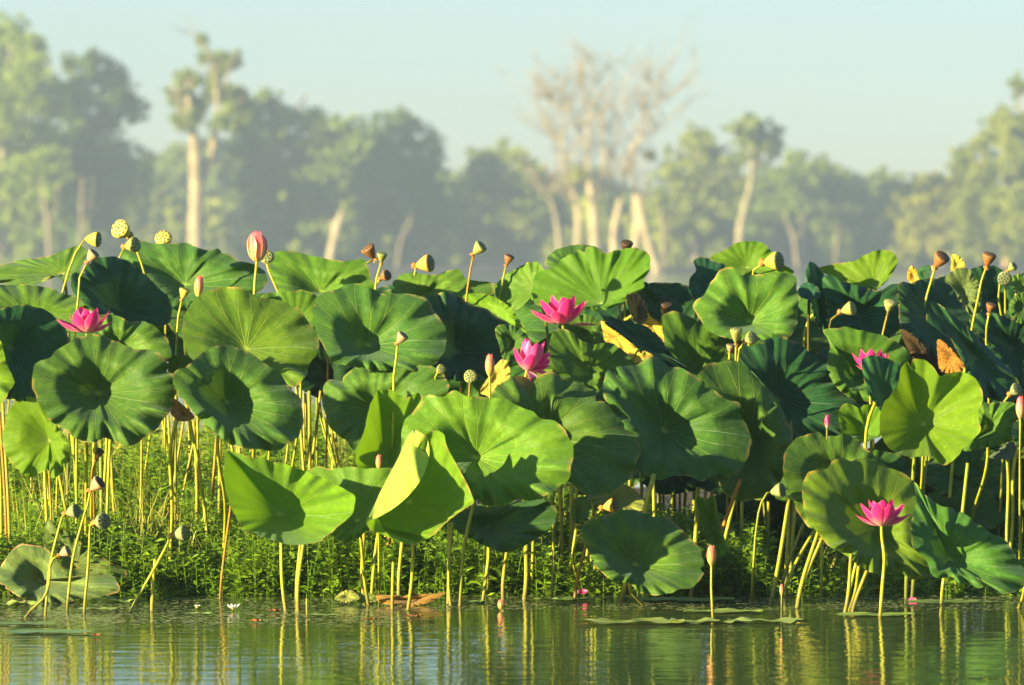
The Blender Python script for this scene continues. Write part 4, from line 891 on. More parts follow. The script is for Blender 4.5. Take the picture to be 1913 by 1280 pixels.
def axis_rot(ax):
    z = Vector(ax).normalized(); return z.to_track_quat('Z', 'Y').to_matrix().to_4x4()
def place(me, root, pos, ax, az, scale=1.0, name='petal', sc=None):
    o = bpy.data.objects.new(name, me); COL.objects.link(o); o.parent = root
    s_ = sc if sc else (scale,) * 3
    o.matrix_local = Matrix.Translation(Vector(pos) - Vector(root.location)) @ axis_rot(ax) @ Matrix.Rotation(az, 4, 'Z') @ Matrix.Diagonal((*s_, 1))
    return o
def lathe(name, prof, mat, root, pos, ax, color=None, n=14, wob=0.):
    V, Fc = [], []
    for i, (r, z) in enumerate(prof):
        for j in range(n):
            a = 2 * math.pi * j / n; rr_ = r * (1 + wob * math.sin(3 * a + i * .4) + wob * .6 * math.sin(7 * a))
            V.append((rr_ * math.cos(a), rr_ * math.sin(a), z))
    for i in range(len(prof) - 1):
        for j in range(n):
            q = (j + 1) % n; Fc.append((i * n + j, i * n + q, (i + 1) * n + q, (i + 1) * n + j))
    Fc.append(tuple(range(n))[::-1]); Fc.append(tuple((len(prof) - 1) * n + j for j in range(n)))
    me = mesh(name, V, Fc, mat); o = bpy.data.objects.new(name, me); COL.objects.link(o)
    o.parent = root; o.matrix_local = Matrix.Translation(Vector(pos) - Vector(root.location)) @ axis_rot(ax)
    if color: o.color = (*color, 1)
    return o
def stembase(base, Y):
    if base[1] >= 1112: b_ = onz(*base); b_[2] = -.12
    else:
        Y = Y + .6; b_ = at(base[0], base[1], Y); gz = ground_z(b_[0], Y); b_[2] = gz - .05
    return b_
def stalk_to(root, top, ax, b_, w, via=None, col_=(1, 1, 1), Y=0, bendl=.03):
    col_ = tuple(np.array(col_) * random.uniform(.8, 1.08))
    ax = np.array(ax, float); ax /= np.linalg.norm(ax)
    pts = [top, top - ax * bendl]
    if via: pts += [at(x, y, Y) for x, y in via]
    else:
        q = pts[-1]; pts.append(q + (b_ - q) * .25 + np.array([0, 0, .0])); pts.append(q + (b_ - q) * .65)
    pts.append(b_)
    tube('stalk', pts, [w * .8, w, w, w * 1.1], M['stalk'], root, 8, 20, col_)
FG = 'pink lotus flowers'
def flower(pos, Y, size, base, label, petals, ax=(0, 0, 1), via=None, core=True):
    size *= 1.26; p = at(pos[0], pos[1], Y); b_ = stembase(base, Y)
    root = empty('lotus_flower', (b_[0], b_[1], max(b_[2], 0)), label, 'flower', FG)
    for (kind, az, sc) in petals:
        me = {'in': lambda: pm('in', .084, .043, R(50), R(4), M['petal'], rc=.45),
              'mid': lambda: pm('mid', .092, .048, R(76), R(20), M['petal'], rc=.5),
              'out': lambda: pm('out', .090, .052, R(100), R(40), M['petal'], rc=.5),
              'flat': lambda: pm('flat', .092, .034, R(98), R(86), M['petal'], rc=.6),
              'cream': lambda: pm('cream', .062, .036, R(60), R(0), M['petal_outer'], rc=.5),
              'droop': lambda: pm('droop', .085, .050, R(115), R(130), M['petal_pale'], rc=.45),
              'pale': lambda: pm('pale', .100, .046, R(55), R(-14), M['petal_pale'], rc=.42)}[kind]()
        if isinstance(sc, (int, float)): sc = (sc * size,) * 3
        else: sc = tuple(s_ * size for s_ in sc)
        place(me, root, p, ax, R(az), name='petal', sc=sc)
    if core:
        lathe('receptacle', [(.004, 0), (.010, .008), (.016, .026), (.015, .028), (.001, .030)], M['podskin'], root, p, ax, (.62, .62, .12))
        V, I = [], []
        for j in range(40):
            a = random.uniform(0, 6.28); r0 = .012; r1 = random.uniform(.02, .03)
            v, f = tube_vf([np.array([r0 * math.cos(a), r0 * math.sin(a), .004]), np.array([r1 * math.cos(a), r1 * math.sin(a), random.uniform(.018, .032)])], [.0007, .0011], 3, 2, len(V)); V += v; I += f
        st = link('stamens', mesh('stamens', V, I, M['stamen'])); st.parent = root
        st.matrix_local = Matrix.Translation(Vector(p) - Vector(root.location)) @ axis_rot(ax); st['kind'] = 'stuff'
    stalk_to(root, p + np.array(ax) * .004, ax, b_, .0065, via, Y=Y)
    return root
# azimuth 0 = to the right, 90 = away from the camera, -90 = towards the camera
flower((162, 622), .5, .98, (160, 950), 'leftmost open pink lotus flower, above the large round cupped leaf',
       [('in', 90, .95), ('in', 30, .95), ('in', 150, 1.0), ('in', -60, 1.05), ('mid', 180, 1.02), ('mid', 0, .8), ('mid', -115, .95), ('mid', 60, .95),
        ('out', -165, .92), ('out', -25, 1.12), ('out', 10, 1.1), ('out', -120, .7), ('out', -55, .8), ('in', -100, .9), ('mid', 115, 1.05)])
flower((1052, 606), 1.42, 1.12, (1045, 950), 'open pink lotus flower with one petal held flat, before the big bright skyline leaf',
       [('in', 90, 1.0), ('in', 40, 1.05), ('in', 140, 1.05), ('in', -30, .85), ('in', 200, .95), ('mid', 150, 1.0), ('mid', 30, 1.05), ('mid', -55, .95), ('mid', -145, .85), ('mid', 185, 1.0), ('mid', -10, 1.0),
        ('flat', 182, (1.05, 1, 1)), ('out', 0, 1.1), ('out', -30, .95), ('out', 15, 1.05), ('cream', -95, 1.2), ('out', 75, 1.0), ('mid', 100, 1.1)])
flower((984, 692), .6, 1.0, (980, 960), 'drooping pink lotus flower with loose hanging petals, below the one with the flat petal',
       [('pale', -95, 1.0), ('pale', -130, 1.0), ('pale', 175, 1.0), ('pale', -60, 1.05), ('pale', 60, 1.0), ('pale', 100, 1.0), ('pale', 140, 1.0), ('in', -20, 1.1), ('in', 20, 1.0), ('mid', -30, 1.0), ('mid', 150, .95), ('mid', -150, .9),
        ('out', -15, 1.05), ('flat', -20, 1.1), ('out', 25, 1.1), ('droop', -120, .85), ('droop', -60, .7), ('out', -50, .8), ('flat', -42, .95), ('mid', 5, 1.05)], ax=(.24, -.12, 1))
flower((1626, 694), .98, .9, (1632, 960), 'small pink lotus flower half hidden by the dark blue-green leaf at the right',
       [('in', 90, 1), ('in', 30, 1), ('in', 150, 1.0), ('in', -40, .95), ('mid', 170, 1.0), ('mid', -150, .9), ('mid', -100, .9), ('mid', 10, .95), ('mid', 60, 1), ('mid', 120, 1), ('out', -10, .6)])
flower((1647, 983), -.45, 1.0, (1639, 1157), 'front right open pink lotus flower on its own tall yellow-green stalk over the water',
       [('in', 90, 1.0), ('in', 45, .95), ('in', 135, 1.02), ('in', 0, .98), ('in', 180, .9), ('mid', 160, 1.0), ('mid', 25, 1.0), ('mid', 75, 1.05), ('mid', 110, 1.0), ('mid', -40, .82), ('mid', -135, .78), ('in', -20, .95),
        ('out', 185, .98), ('out', -8, .88), ('cream', -80, .95), ('cream', -50, .8), ('out', -150, .72), ('out', -30, .75), ('mid', 200, .95)], via=[(1652, 1040), (1648, 1100)])
BG = 'closed lotus buds'
def bud(pos, Y, h_px, w_px, base, label, style='bud', ax=(0, 0, 1), col_=(1, 1, 1), via=None, sw=.005):
    """pos = bottom of the bud"""
    k = (Y - CAMY) / F; L = h_px * k; Wd = w_px * k
    p = at(pos[0], pos[1], Y); b_ = stembase(base, Y)
    root = empty('lotus_bud', (b_[0], b_[1], max(b_[2], 0)), label, 'flower bud', BG)
    mt = {'bud': M['petal_bud'], 'big': M['petal_outer'], 'pink': M['petal']}[style]
    me = petal_mesh('petal', L * 1.12, Wd * 1.15, R(62), R(-34), mt, rc=.42, n=10, m=6, pw=.6, curl=1.0)
    mr_ = max(v.co.x for v in me.vertices); f_ = (Wd / 2) / mr_ * .84
    for i in range(6):
        place(me, root, p, ax, R(60 * i + 15), sc=(f_ * (1 - .10 * (i % 2)), f_ * 1.15 * (1 - .06 * (i % 2)), 1 - .07 * ((i + 1) % 2)), name='petal')
    lathe('receptacle', [(.002, 0), (Wd * .17, .002), (Wd * .22, L * .3), (.001, L * .5)], M['podskin'], root, p, ax, (.5, .5, .12), n=8)
    stalk_to(root, p, ax, b_, sw, via, col_=col_, Y=Y, bendl=.02)
bud((480, 488), 1.3, 56, 38, (474, 900), 'tall pink and yellow bud standing above the skyline at the left', 'big', via=[(477, 520), (475, 640)], sw=.0075)
bud((370, 554), 1.3, 40, 21, (370, 900), 'slim orange-pink bud above the wide veined leaf', 'bud', ax=(.08, 0, 1))
bud((915, 703), .35, 42, 21, (912, 960), 'orange-green pointed bud beside the small pale yellow leaf', 'bud', via=[(915, 740), (913, 850)])
bud((708, 877), .1, 28, 15, (708, 1060), 'small pink-orange bud tip inside the bright folded leaf', 'bud')
bud((1545, 800), .95, 25, 11, (1548, 1000), 'tiny dark purple bud in front of the very large dark leaf', 'pink', col_=(.4, .4, .3))
bud((1906, 782), .4, 42, 20, (1905, 1000), 'orange-pink pointed bud at the right edge', 'big')
bud((1329, 1056), -.45, 38, 21, (1333, 1163), 'dusky pink bud on a short straight stalk rising from the water right of centre', 'bud', via=[(1329, 1100), (1331, 1140)])
bud((1460, 1112), -.55, 21, 9, (1459, 1165), 'smallest bud on a thin stalk just above the water by the leaning stalks', 'bud', sw=.0028)
bud((936, 1138), -.1, 18, 15, (936, 1142), 'reddish bud head floating at the water line near the centre', 'bud', sw=.002)

# ------------------------------------------------------------------ seed pods
PG = 'lotus seed pods'
Gn = ((.42, .46, .12), (.34, .40, .13)); Ye = ((.80, .68, .10), (.80, .70, .14)); Br = ((.42, .19, .06), (.22, .11, .05)); Pk = ((.62, .42, .24), (.30, .26, .12))
Or = ((.85, .50, .10), (.30, .24, .08)); Gy = ((.34, .38, .16), (.20, .26, .11)); YD = ((.82, .70, .08), (.24, .28, .10)); Dk = ((.10, .05, .02), (.07, .04, .02))
def pod(pos, Y, px, face, base, label, colr=Gn, via=None, collar=True, sw=.0052, hf=.95, scol=(1, 1, 1), ring=13, bracts=0):
    """pos = middle of the head; face = the way the flat face looks (x right, y away, z up)"""
    k = (Y - CAMY) / F; r = px * k / 2; ax = Vector(face).normalized()
    p = at(pos[0], pos[1], Y); b_ = stembase(base, Y)
    root = empty('seed_pod', (b_[0], b_[1], max(b_[2], 0)), label, 'seed pod', PG)
    H = 2 * r * hf; c = Vector(p) - ax * H * .45 * (1 - .0)
    neck = c
    lathe('pod_cup', [(r * .20, 0), (r * .34, H * .10), (r * .62, H * .35), (r * .86, H * .62), (r * 1.0, H * .84), (r * 1.02, H * .92), (r * .96, H * .97)], M['podskin'], root, neck, ax, tuple(c * .68 for c in colr[0]), 16, .035)
    lathe('pod_face', [(r * .97, H * .93), (r * .93, H * .985), (r * .6, H * 1.03), (r * .02, H * 1.05)], M['podface'], root, neck, ax, tuple(c * .68 for c in colr[1]), 16, .02)
    spots = [(0, 0)] + [(.40 * math.cos(a), .40 * math.sin(a)) for a in np.arange(5) * 1.2566 + .3] + [(.76 * math.cos(a), .76 * math.sin(a)) for a in np.arange(ring - 3) * 2 * math.pi / (ring - 3)]
    V, I = [], []
    for (sx_, sy_) in spots:
        zz = H * (1.045 - .07 * (sx_ ** 2 + sy_ ** 2)); o = len(V); pr = r * .135
        for j in range(7):
            a = 2 * math.pi * j / 7; V.append((sx_ * r + pr * math.cos(a), sy_ * r + pr * math.sin(a), zz + .0002))
        for j in range(7):
            a = 2 * math.pi * j / 7; V.append((sx_ * r + pr * .8 * math.cos(a), sy_ * r + pr * .8 * math.sin(a), zz + .0009))
        V.append((sx_ * r, sy_ * r, zz + .0004))
        for j in range(7):
            q = (j + 1) % 7; I.append((o + j, o + q, o + 7 + q, o + 7 + j)); I.append((o + 7 + j, o + 7 + q, o + 14))
    me = mesh('seed_hole_dots', V, I, M['pit_shade']); o = bpy.data.objects.new('seed_hole_dots', me); COL.objects.link(o); o.parent = root  # raised dark dots, hole shade is in their colour
    o.matrix_local = Matrix.Translation(neck - Vector(root.location)) @ axis_rot(ax)
    if collar:
        V, I = [], []
        for j in range(9):
            a = j * .7 + random.random() * .3; l = r * random.uniform(.35, .75)
            d0 = np.array([math.cos(a), math.sin(a), 0]); s0 = d0 * r * .18
            s1 = d0 * (r * .45) + np.array([0, 0, -l * .5]); s2 = d0 * (r * .38) + np.array([0, 0, -l])
            t_ = np.array([-d0[1], d0[0], 0]) * r * .13; n0 = len(V)
            V += [s0 - t_, s0 + t_, s1 + t_ * 1.2, s1 - t_ * 1.2, s2]; I += [(n0, n0 + 1, n0 + 2, n0 + 3), (n0 + 3, n0 + 2, n0 + 4)]
        me = mesh('dry_stamens', V, I, M['bract']); o = bpy.data.objects.new('dry_stamens', me); COL.objects.link(o); o.parent = root
        o.matrix_local = Matrix.Translation(neck - Vector(root.location)) @ axis_rot(ax)
    stalk_to(root, np.array(neck), (ax + Vector((0, 0, .15))).normalized(), b_, sw, via, scol, Y, .018)
    return root
rt = (.9, -.35, .1); rup = (.7, -.3, .65); up = (.1, -.35, .93); fc = (.15, -.95, .3)
pod((171, 447), 1.7, 29, (.93, -.32, -.05), (140, 700), 'green pod facing right, top left, leaning on a short brown neck above the edge-on leaf', YD, via=[(148, 456), (138, 480)], collar=False)
pod((232, 433), 2.0, 36, (-.45, -.8, .35), (255, 700), 'yellow pod with its holed face to the viewer, tallest above the wide folded leaf', Ye, via=[(247, 448), (256, 470)])
pod((243, 459), 1.85, 29, (.75, -.6, .15), (215, 700), 'green-grey pod just below the tallest yellow pod', Gn, via=[(225, 472), (218, 500)])
pod((307, 453), 2.7, 32, (-.1, -.75, .65), (307, 700), 'yellow pod face just showing over the top of the wide folded leaf', Ye)
pod((170, 481), 1.4, 23, (.6, -.25, .75), (147, 700), 'pinkish-brown pod on a bright stalk above the leftmost flower', Pk, via=[(153, 505), (147, 550)])
pod((343, 550), 1.2, 20, (.3, -.2, .93), (328, 900), 'young yellow tasselled pod on a tall stalk left of the wide veined leaf', Ye, via=[(336, 575), (330, 640), (329, 750)])
pod((498, 483), 1.6, 27, (.1, -.93, .3), (522, 700), 'round yellow-green pod face right behind the tall pink bud', Gn, via=[(500, 500), (506, 520), (520, 545)])
pod((693, 473), 1.9, 27, (-.5, -.3, .8), (682, 700), 'brown dry pod leaning left above the skyline leaf', Br, via=[(685, 488), (682, 510)])
pod((713, 483), 1.7, 19, (.1, -.3, .95), (698, 700), 'small green funnel pod with orange stamens next to the brown dry pod', Gn, via=[(707, 505), (702, 540)])
pod((717, 517), 1.75, 21, (.65, -.65, .35), (705, 700), 'dark red-brown pod low beside the small green funnel pod', Br)
pod((790, 494), 2.2, 33, (.85, -.45, .15), (768, 700), 'orange pod with dark holed face turned right on the skyline left of centre', Or, via=[(776, 508), (768, 530)])
pod((892, 467), 1.7, 25, (.65, -.35, .65), (870, 800), 'green cup-shaped pod on a long brown stalk standing over the skyline', Gn, via=[(881, 485), (876, 520), (870, 570)], scol=(1.1, .65, .5))
pod((949, 487), 2.2, 19, (.35, -.3, .9), (938, 700), 'small ribbed brown pod on a yellow stalk against the mist', Br, via=[(944, 500), (940, 520)])
pod((748, 634), .45, 22, (.55, -.3, .75), (735, 900), 'small pinkish pod in front of the big dark-centred leaf', Pk, via=[(741, 655), (737, 685), (735, 760)])
pod((822, 691), .75, 18, (.3, -.9, .2), (822, 900), 'small round green pod at the right end of the pleated leaf', Gn)
pod((879, 706), .6, 25, (0, -.95, .25), (876, 900), 'round green pod facing the viewer above the biggest front leaf', Gn, via=[(877, 725), (876, 760)], scol=(.6, .4, .3))
pod((1170, 463), 2.2, 23, (.1, -.45, .85), (1170, 700), 'dark brown pod top over the big bright leaf', Dk)
pod((1190, 546), 2.2, 17, (.2, -.5, .8), (1180, 800), 'small rusty pod between the big bright leaf and the dark drooping leaf', Br)
pod((1243, 572), 2.1, 25, (.2, -.75, .55), (1240, 800), 'black seed pod hanging in front of the dark drooping leaf', Dk)
pod((1441, 489), 2.3, 35, (.80, -.58, .1), (1420, 800), 'yellow-backed pod with a black holed face in front of the highest arched leaf', YD)
pod((1375, 629), 1.3, 23, (.0, -.3, .95), (1378, 800), 'striped yellow-green pod standing left in the cluster of three', Gn, hf=1.2)
pod((1399, 634), 1.3, 24, (.5, -.75, .3), (1385, 800), 'round glossy green pod standing right in the cluster of three', Gn)
pod((1364, 652), 1.15, 16, (.1, -.3, .9), (1357, 800), 'small pale pink-beige pod lowest in the cluster of three', Pk)
pod((1582, 579), 1.7, 27, (.80, -.45, .25), (1560, 800), 'green pod facing right before the wide dark leaf', Gn, scol=(.3, .25, .15))
pod((1661, 574), 1.7, 23, (.15, -.5, .85), (1643, 800), 'upright pale yellow-green pod on a thin brown stalk, right of the green right-facing pod', ((.62, .60, .18), (.60, .60, .22)), via=[(1656, 595), (1650, 620)], scol=(1.1, .75, .4), collar=False)
pod((1754, 489), 2.0, 30, (.45, -.55, .7), (1738, 700), 'brown holed pod above the big dark tent-like leaf', Br, via=[(1746, 505), (1741, 520)])
pod((1846, 487), 1.6, 26, (.2, -.35, .9), (1815, 800), 'brown pod on a long bright yellow stalk at the far right', Br, via=[(1838, 510), (1830, 545), (1820, 590)])
pod((1889, 501), 2.2, 17, (.6, -.5, .5), (1885, 700), 'small green-yellow pod near the right edge on the skyline', Gn)
pod((1877, 517), 2.1, 27, (-.1, -.9, -.3), (1880, 700), 'drooping green pod under the small skyline pod near the right edge', Gy)
pod((1850, 577), 1.8, 19, (.2, -.4, .85), (1850, 800), 'rusty brown pod low behind the long bright yellow stalk', Br)
pod((1894, 731), 1.0, 24, (.5, -.7, .4), (1885, 900), 'grey-green pod above the orange-pink bud at the right edge', Gy)
pod((1450, 918), .2, 27, (.85, -.5, .2), (1405, 1120), 'grey-green pod on a long arching stalk left of the leaning bundle', Gy, via=[(1433, 921), (1422, 940), (1414, 980), (1408, 1050)], collar=False, scol=(.75, .8, .7), sw=.0045)
pod((1137, 946), .55, 27, (.85, -.45, .2), (1110, 1060), 'yellowish pod with dark face and spread orange bracts, left above the lowest round leaf', Or, via=[(1118, 958), (1108, 968)])
pod((181, 850), .6, 22, (.35, -.3, .85), (178, 1060), 'dark brown ribbed pod directly below the big cupped leaf', ((.20, .10, .05), (.12, .07, .04)), scol=(1, .6, .4))
pod((178, 908), .0, 27, (.70, -.35, .6), (123, 1145), 'beige-orange pod with dark face, hanging below the dark brown ribbed pod', ((.75, .45, .24), (.08, .05, .04)), via=[(167, 925), (158, 960), (137, 1040), (128, 1110)])
pod((133, 957), -.4, 27, (.82, -.5, .25), (85, 1165), 'grey-green pod leftmost of the lower left group, on a long curved stalk', Gy, via=[(116, 966), (104, 1010), (93, 1060), (87, 1120)])
pod((186, 975), -.2, 31, (.6, -.78, .15), (157, 1150), 'round holed grey-green pod in the middle of the lower left group', Gy, via=[(169, 984), (167, 1020), (163, 1080), (159, 1120)])
pod((335, 998), -.2, 30, (.82, -.52, .2), (238, 1150), 'grey-green pod on a straight stalk leaning far to the left', Gy, via=[(316, 1009), (296, 1048), (262, 1108), (250, 1129)])
pod((119, 1033), -.5, 21, (.85, -.3, .45), (52, 1165), 'small pink-beige pod low on a bent stalk at the lower left', Pk, via=[(98, 1045), (93, 1085), (82, 1117), (60, 1138)])
tube_root = empty('lotus_stalk', onz(283, 1143), 'pair-like upright stalk rising from the water beside the far-leaning pod stalk', 'lotus stalk', SG)
tube('stem', [at(290, 1045, -.1), at(286, 1090, -.05), onz(283, 1143) - np.array([0, 0, .1])], [.006, .0075, .008], M['stalk'], tube_root, 8, 10)
for (lb, top_, bs) in [('short yellow stalk stub in the water below the low wide front leaf', (573, 1118), (575, 1148)), ]:
    b_ = onz(*bs); r_ = empty('lotus_stalk', b_, lb, 'lotus stalk', SG)
    tube('stem', [at(*top_, b_[1]), b_ - np.array([0, 0, .1])], [.004, .007], M['stalk'], r_, 8, 6, (1.1, .9, .8))
# ------------------------------------------------------------------ herbs and grass on the bank (nobody could count them)
M['herb'] = plain('herb_foliage', (.06, .16, .012), (.27, .42, .028), 9, .35, .35, useobj=True)
M['grassm'] = plain('grass_blades', (.26, .28, .035), (.46, .42, .07), 9, .6, .3)
rh = np.random.default_rng(33)
def herb_batch(n, xr, Ya, Yb, hr, name, mat, dens=1.):
    Vs, Is = [], []
    off = 0
    for _ in range(n):
        Y = Ya + (Yb - Ya) * rh.random() ** 1.3; hw = (Y - CAMY) / F
        x = (rh.uniform(*xr) - 956.5) * hw
        z0 = max(bank(x, Y), -.08)
        H = rh.uniform(*hr) * (.85 + .3 * math.sin(x * 6.1 + Y * 3) * math.sin(x * 2.3 + 1)) + (.06 if z0 < -.02 else 0); lean = rh.normal(0, .12, 2)
        nl = int(8 + H * 80 * dens)
        ts = np.linspace(.12, 1, nl)
        sx_ = x + lean[0] * H * ts; sy_ = Y + lean[1] * H * ts; sz_ = z0 + H * ts
        # stem
        w = .0022
        V = np.array([[x - w, Y, z0], [x + w, Y, z0], [sx_[-1] + w * .5, sy_[-1], sz_[-1]], [sx_[-1] - w * .5, sy_[-1], sz_[-1]]])
        Vs.append(V); Is.append(np.array([[0, 1, 2, 3]]) + off); off += 4
        az = np.arange(nl) * 2.4 + rh.uniform(0, 6); L = rh.choice([rh.uniform(.028, .05), rh.uniform(.045, .075)]) * (1 - .35 * ts) * (.7 + .6 * rh.random(nl)); wd = L * rh.uniform(.26, .40)
        dx_ = np.cos(az); dy_ = np.sin(az); rise = rh.uniform(.1, .9, nl)
        c = np.stack([sx_, sy_, sz_], 1); dirv = np.stack([dx_, dy_, rise], 1); dirv /= np.linalg.norm(dirv, axis=1)[:, None]
        side = np.stack([-dy_, dx_, rh.uniform(-1.1, 1.1, nl)], 1); side /= np.linalg.norm(side, axis=1)[:, None]
        tip = c + dirv * L[:, None] - np.array([0, 0, 1]) * (L * .18)[:, None]
        mid_ = c + dirv * (L * .5)[:, None]
        V = np.stack([c, mid_ - side * wd[:, None] / 2, tip, mid_ + side * wd[:, None] / 2], 1).reshape(-1, 3)
        Vs.append(V); Is.append(np.arange(nl * 4).reshape(nl, 4) + off); off += nl * 4
    return tag(link(name, fastmesh(name, np.concatenate(Vs), np.concatenate(Is), mat)), kind='stuff')
def grass_batch(n, xr, Ya, Yb, hr, name, mat, w=.004):
    Vs, Is = [], []; off = 0
    for _ in range(n):
        Y = rh.uniform(Ya, Yb); k = (Y - CAMY) / F; x = (rh.uniform(*xr) - 956.5) * k; z0 = bank(x, Y)
        if z0 < -.15: continue
        H = rh.uniform(*hr); l = rh.normal(0, .22, 2) * H; b_ = np.array([x, Y, z0]); a = rh.uniform(-.8, .8); sd = np.array([math.cos(a), math.sin(a), 0]) * w * rh.uniform(.6, 1.3) / 2
        p1 = b_ + [l[0] * .3, l[1] * .3, H * .5]; p2 = b_ + [l[0], l[1], H * (1 - .25 * min(1, abs(l[0]) / H * 2))]
        V = np.array([b_ - sd, b_ + sd, p1 + sd * .8, p1 - sd * .8, p2]); V = np.vstack([V, p2 + sd * .1])
        Vs.append(V); Is.append(np.array([[0, 1, 2, 3], [3, 2, 5, 4]]) + off); off += 6
    return tag(link(name, fastmesh(name, np.concatenate(Vs), np.concatenate(Is), mat)), kind='stuff')
herb_batch(2900, (-80, 760), .78, 2.6, (.12, .32), 'waterside_herbs', M['herb'])
herb_batch(2000, (-80, 760), 2.3, 6.5, (.25, .48), 'waterside_herbs', M['herb'])
herb_batch(2000, (700, 1420), .78, 2.2, (.10, .26), 'waterside_herbs', M['herb'])
herb_batch(420, (1380, 2000), .75, 1.8, (.05, .16), 'waterside_herbs', M['herb'])
grass_batch(2600, (-80, 720), .85, 6.5, (.18, .46), 'waterside_grass', M['grassm'])
grass_batch(1500, (-80, 720), 4.0, 7.8, (.3, .62), 'waterside_grass', M['grassm'], .006)
grass_batch(900, (700, 2000), .7, 2.2, (.05, .26), 'waterside_grass', M['grassm'], .003)
# ------------------------------------------------------------------ floating things
def disc(name, label, cat, x, y, wpx, mat, tint, group=None, h=.004, wav=.004, asp=1.0, seed=0, kind=None):
    r_ = np.random.default_rng(seed + int(x)); c = onz(x, y, .004); k = (c[1] - CAMY) / F; Rr = wpx * k / 2
    n, rings = 40, 5; V = [(c[0], c[1], c[2] + .001)]; Fc = []
    ph = r_.uniform(0, 6, 4); notch = r_.uniform(0, 6.28)
    for i in range(1, rings + 1):
        s = i / rings
        for j in range(n):
            a = 2 * math.pi * j / n; rr_ = Rr * s * (1 + .05 * math.sin(3 * a + ph[0]) + .03 * math.sin(7 * a + ph[1]))
            d = abs((a - notch + math.pi) % (2 * math.pi) - math.pi)
            if d < .12: rr_ *= .35 + .65 * d / .12
            V.append((c[0] + rr_ * math.cos(a), c[1] + rr_ * .62 * math.sin(a), c[2] + wav * s * s * (1 + math.sin(5 * a + ph[2]) + .6 * math.sin(11 * a + ph[3])) + (h if i == rings else 0)))
    for j in range(n):
        q = (j + 1) % n; Fc.append((0, 1 + j, 1 + q))
        for i in range(rings - 1): a, b2 = 1 + i * n + j, 1 + i * n + q; Fc.append((a, a + n, b2 + n, b2))
    o = link(name, mesh(name, V, Fc, mat), None, tint); tag(o, label, cat, group, kind); return o
M['padm'] = plain('lily_pad_skin', (.14, .22, .07), (.24, .30, .10), 30, .35, .1, useobj=True)
PGp = 'floating lily pads'
for (x, y, w, tint, wav, lb) in [
    (90, 1181, 170, (.75, 1.0, 1.05), .002, 'large smooth floating pad reaching the left edge in front of the pod stalks'),
    (50, 1166, 120, (.7, .85, .8), .002, 'thin floating pad behind the large smooth one at the left edge'),
    (20, 1130, 90, (1.5, 1.45, .9), .010, 'light green floating pad raised at the left edge by the collapsed leaf'),
    (222, 1124, 92, (1.4, 1.5, 1.1), .010, 'pale green floating pad right of the collapsed leaf'),
    (180, 1139, 90, (1.1, 1.1, .8), .004, 'low floating pad among the pod stalks at the left'),
    (375, 1147, 50, (1.2, 1.3, 1.1), .002, 'small pale floating pad left of the white water flower'),
    (1180, 1163, 200, (1.2, 1.1, .7), .008, 'long wavy edged floating pad with yellow rim right of centre'),
    (1310, 1163, 130, (1.15, 1.05, .7), .008, 'wavy edged floating pad at the foot of the dusky pink bud'),
    (1430, 1162, 150, (1.15, 1.15, .8), .008, 'wavy edged floating pad at the foot of the smallest bud'),
    (1350, 1143, 150, (1.2, 1.3, .9), .004, 'flat floating pad just behind the wavy edged ones'),
    (1280, 1121, 190, (1.1, 1.2, .8), .004, 'flat floating pad near the bank right of centre'),
    (1630, 1149, 160, (1.2, 1.35, .9), .003, 'thin floating pad at the foot of the front right flower stalk'),
    (1770, 1125, 180, (.9, 1.0, .8), .003, 'thin floating pad near the bank at the right'),
    (600, 1150, 60, (.9, 1.0, .8), .002, 'small dim floating pad below the low wide front leaf'),
    (870, 1125, 80, (1.1, 1.2, .8), .003, 'floating pad behind the thick stalk of the biggest front leaf'),
    (1050, 1120, 110, (1.2, 1.3, .9), .004, 'floating pad near the bank just right of centre')]:
    disc('lily_pad', lb, 'lily pad', x, y, w, M['padm'], tint, PGp, .002, wav * .6)
for (x, y, w, mt, tint, lb) in [(476, 1161, 20, 'orange', (.9, .6, .6), 'orange-brown dead leaf floating left of centre'), (180, 1188, 18, 'brown', (1.5, .9, .8), 'red-brown scrap floating before the lower left pads'),
    (770, 1152, 36, 'orange', (.7, .5, .6), 'brown dead leaf afloat below the folded front leaf'), (690, 1158, 22, 'brown', (1.3, .9, .8), 'dark scrap afloat left of the brown dead leaf'),
    (512, 1142, 24, 'brown', (1.6, 1, .8), 'thin brown scrap afloat near the white water flower')]:
    disc('dead_leaf', lb, 'dead leaf', x, y, w, M[mt], tint, 'dead leaves afloat', .002, .003)
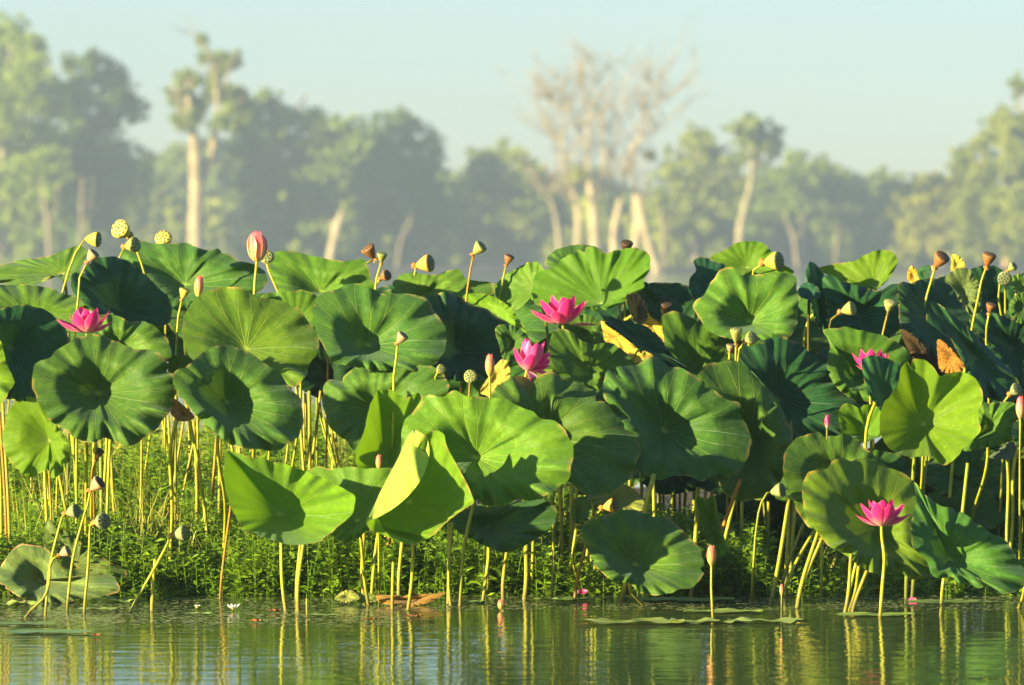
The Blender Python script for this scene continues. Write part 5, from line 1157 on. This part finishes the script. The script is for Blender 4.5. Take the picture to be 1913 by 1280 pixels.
# withered leaf lying on the water's edge
def dead(px, Y, label, mat, tint, hub, **k):
    leaf(hub, px, Y, label, mat, None, C=.35, gy=1.6, gx=0, tint=tint, stalk=False, group='withered leaves at the water line', name='withered_leaf', cat='dead leaf', **k)
dead([(626, 1120), (638, 1106), (652, 1102), (666, 1109), (672, 1118), (655, 1125), (638, 1125)], .28, 'round pale yellow withered leaf lying at the water line', 'spotted', (2.6, 2.0, 1.4), (648, 1116))
dead([(664, 1118), (680, 1108), (700, 1112), (704, 1122), (690, 1126), (670, 1126)], .3, 'greenish crumpled leaf between the two withered leaves at the water line', 'spotted', (1.6, 1.5, 1.0), (684, 1118))
dead([(702, 1115), (730, 1112), (760, 1113), (785, 1110), (812, 1109), (832, 1107), (820, 1117), (795, 1128), (760, 1132), (725, 1130), (706, 1123)], .22, 'long orange-brown withered leaf lying at the water line behind the front stalks', 'yellow', (.85, .62, .9), (765, 1121))
# small white water flowers
pw_ = petal_mesh('petal', .018, .010, R(80), R(30), M['petal_white'], rc=.7, n=5, m=3)
for (x, y, s, lb) in [(435, 1139, 1.1, 'open white water flower floating left of the low front stalks'), (47, 1113, .6, 'tiny white bud flower by the collapsed leaf'), (368, 1136, .55, 'tiny pinkish white flower left of the open white one'), (333, 1010, .0, '')]:
    if not s: continue
    c = onz(x, y, .006); root = empty('water_flower', c, lb, 'flower', 'small white water flowers')
    for i in range(9): place(pw_, root, c + np.array([0, 0, .004]), (0, 0, 1), R(40 * i + 8), s * (1.25 if i % 2 else 1.0), name='petal')
    lathe('flower_centre', [(.004, 0), (.005, .006), (.001, .008)], M['stamen'], root, c, (0, 0, 1), n=6)
# pink petals fallen near the bank
for (x, y, Y, lb) in [(1075, 1105, .65, 'fallen magenta petal caught in the herbs right of centre'), (1690, 1121, None, 'fallen pink petal afloat at the right')]:
    c = at(x, y, Y) if Y else onz(x, y, .004)
    if Y: c[2] = max(c[2], bank(c[0], c[1]) + .02)
    o = bpy.data.objects.new('fallen_petal', pm('mid')) ; COL.objects.link(o); o.location = c; o.rotation_euler = (1.2, .3, .5); o.scale = (.5,) * 3
    tag(o, lb, 'petal', 'fallen petals')
# duckweed specks and scum
Vd, Id = [], []
for _ in range(7000):
    x = rh.uniform(-40, 1960); y = rh.choice([rh.normal(1157, 7), rh.uniform(1118, 1150)]) if x < 760 else rh.uniform(1112, 1140)
    if x > 760 and rh.random() < .45: continue
    c = onz(x, y, .003); s = rh.uniform(.003, .011); o = len(Vd); a0 = rh.uniform(0, 6)
    Vd += [c + np.array([s * math.cos(a0 + a), s * math.sin(a0 + a), .0006 * (i % 2)]) for i, a in enumerate((0, 1.3, 2.6, 3.9, 5.1))]; Id.append([o, o + 1, o + 2, o + 3, o + 4])
tag(link('duckweed', fastmesh('duckweed', np.array(Vd), np.array(Id), plain('duckweed_skin', (.16, .20, .08), (.36, .38, .16), 60, .5))), kind='stuff')
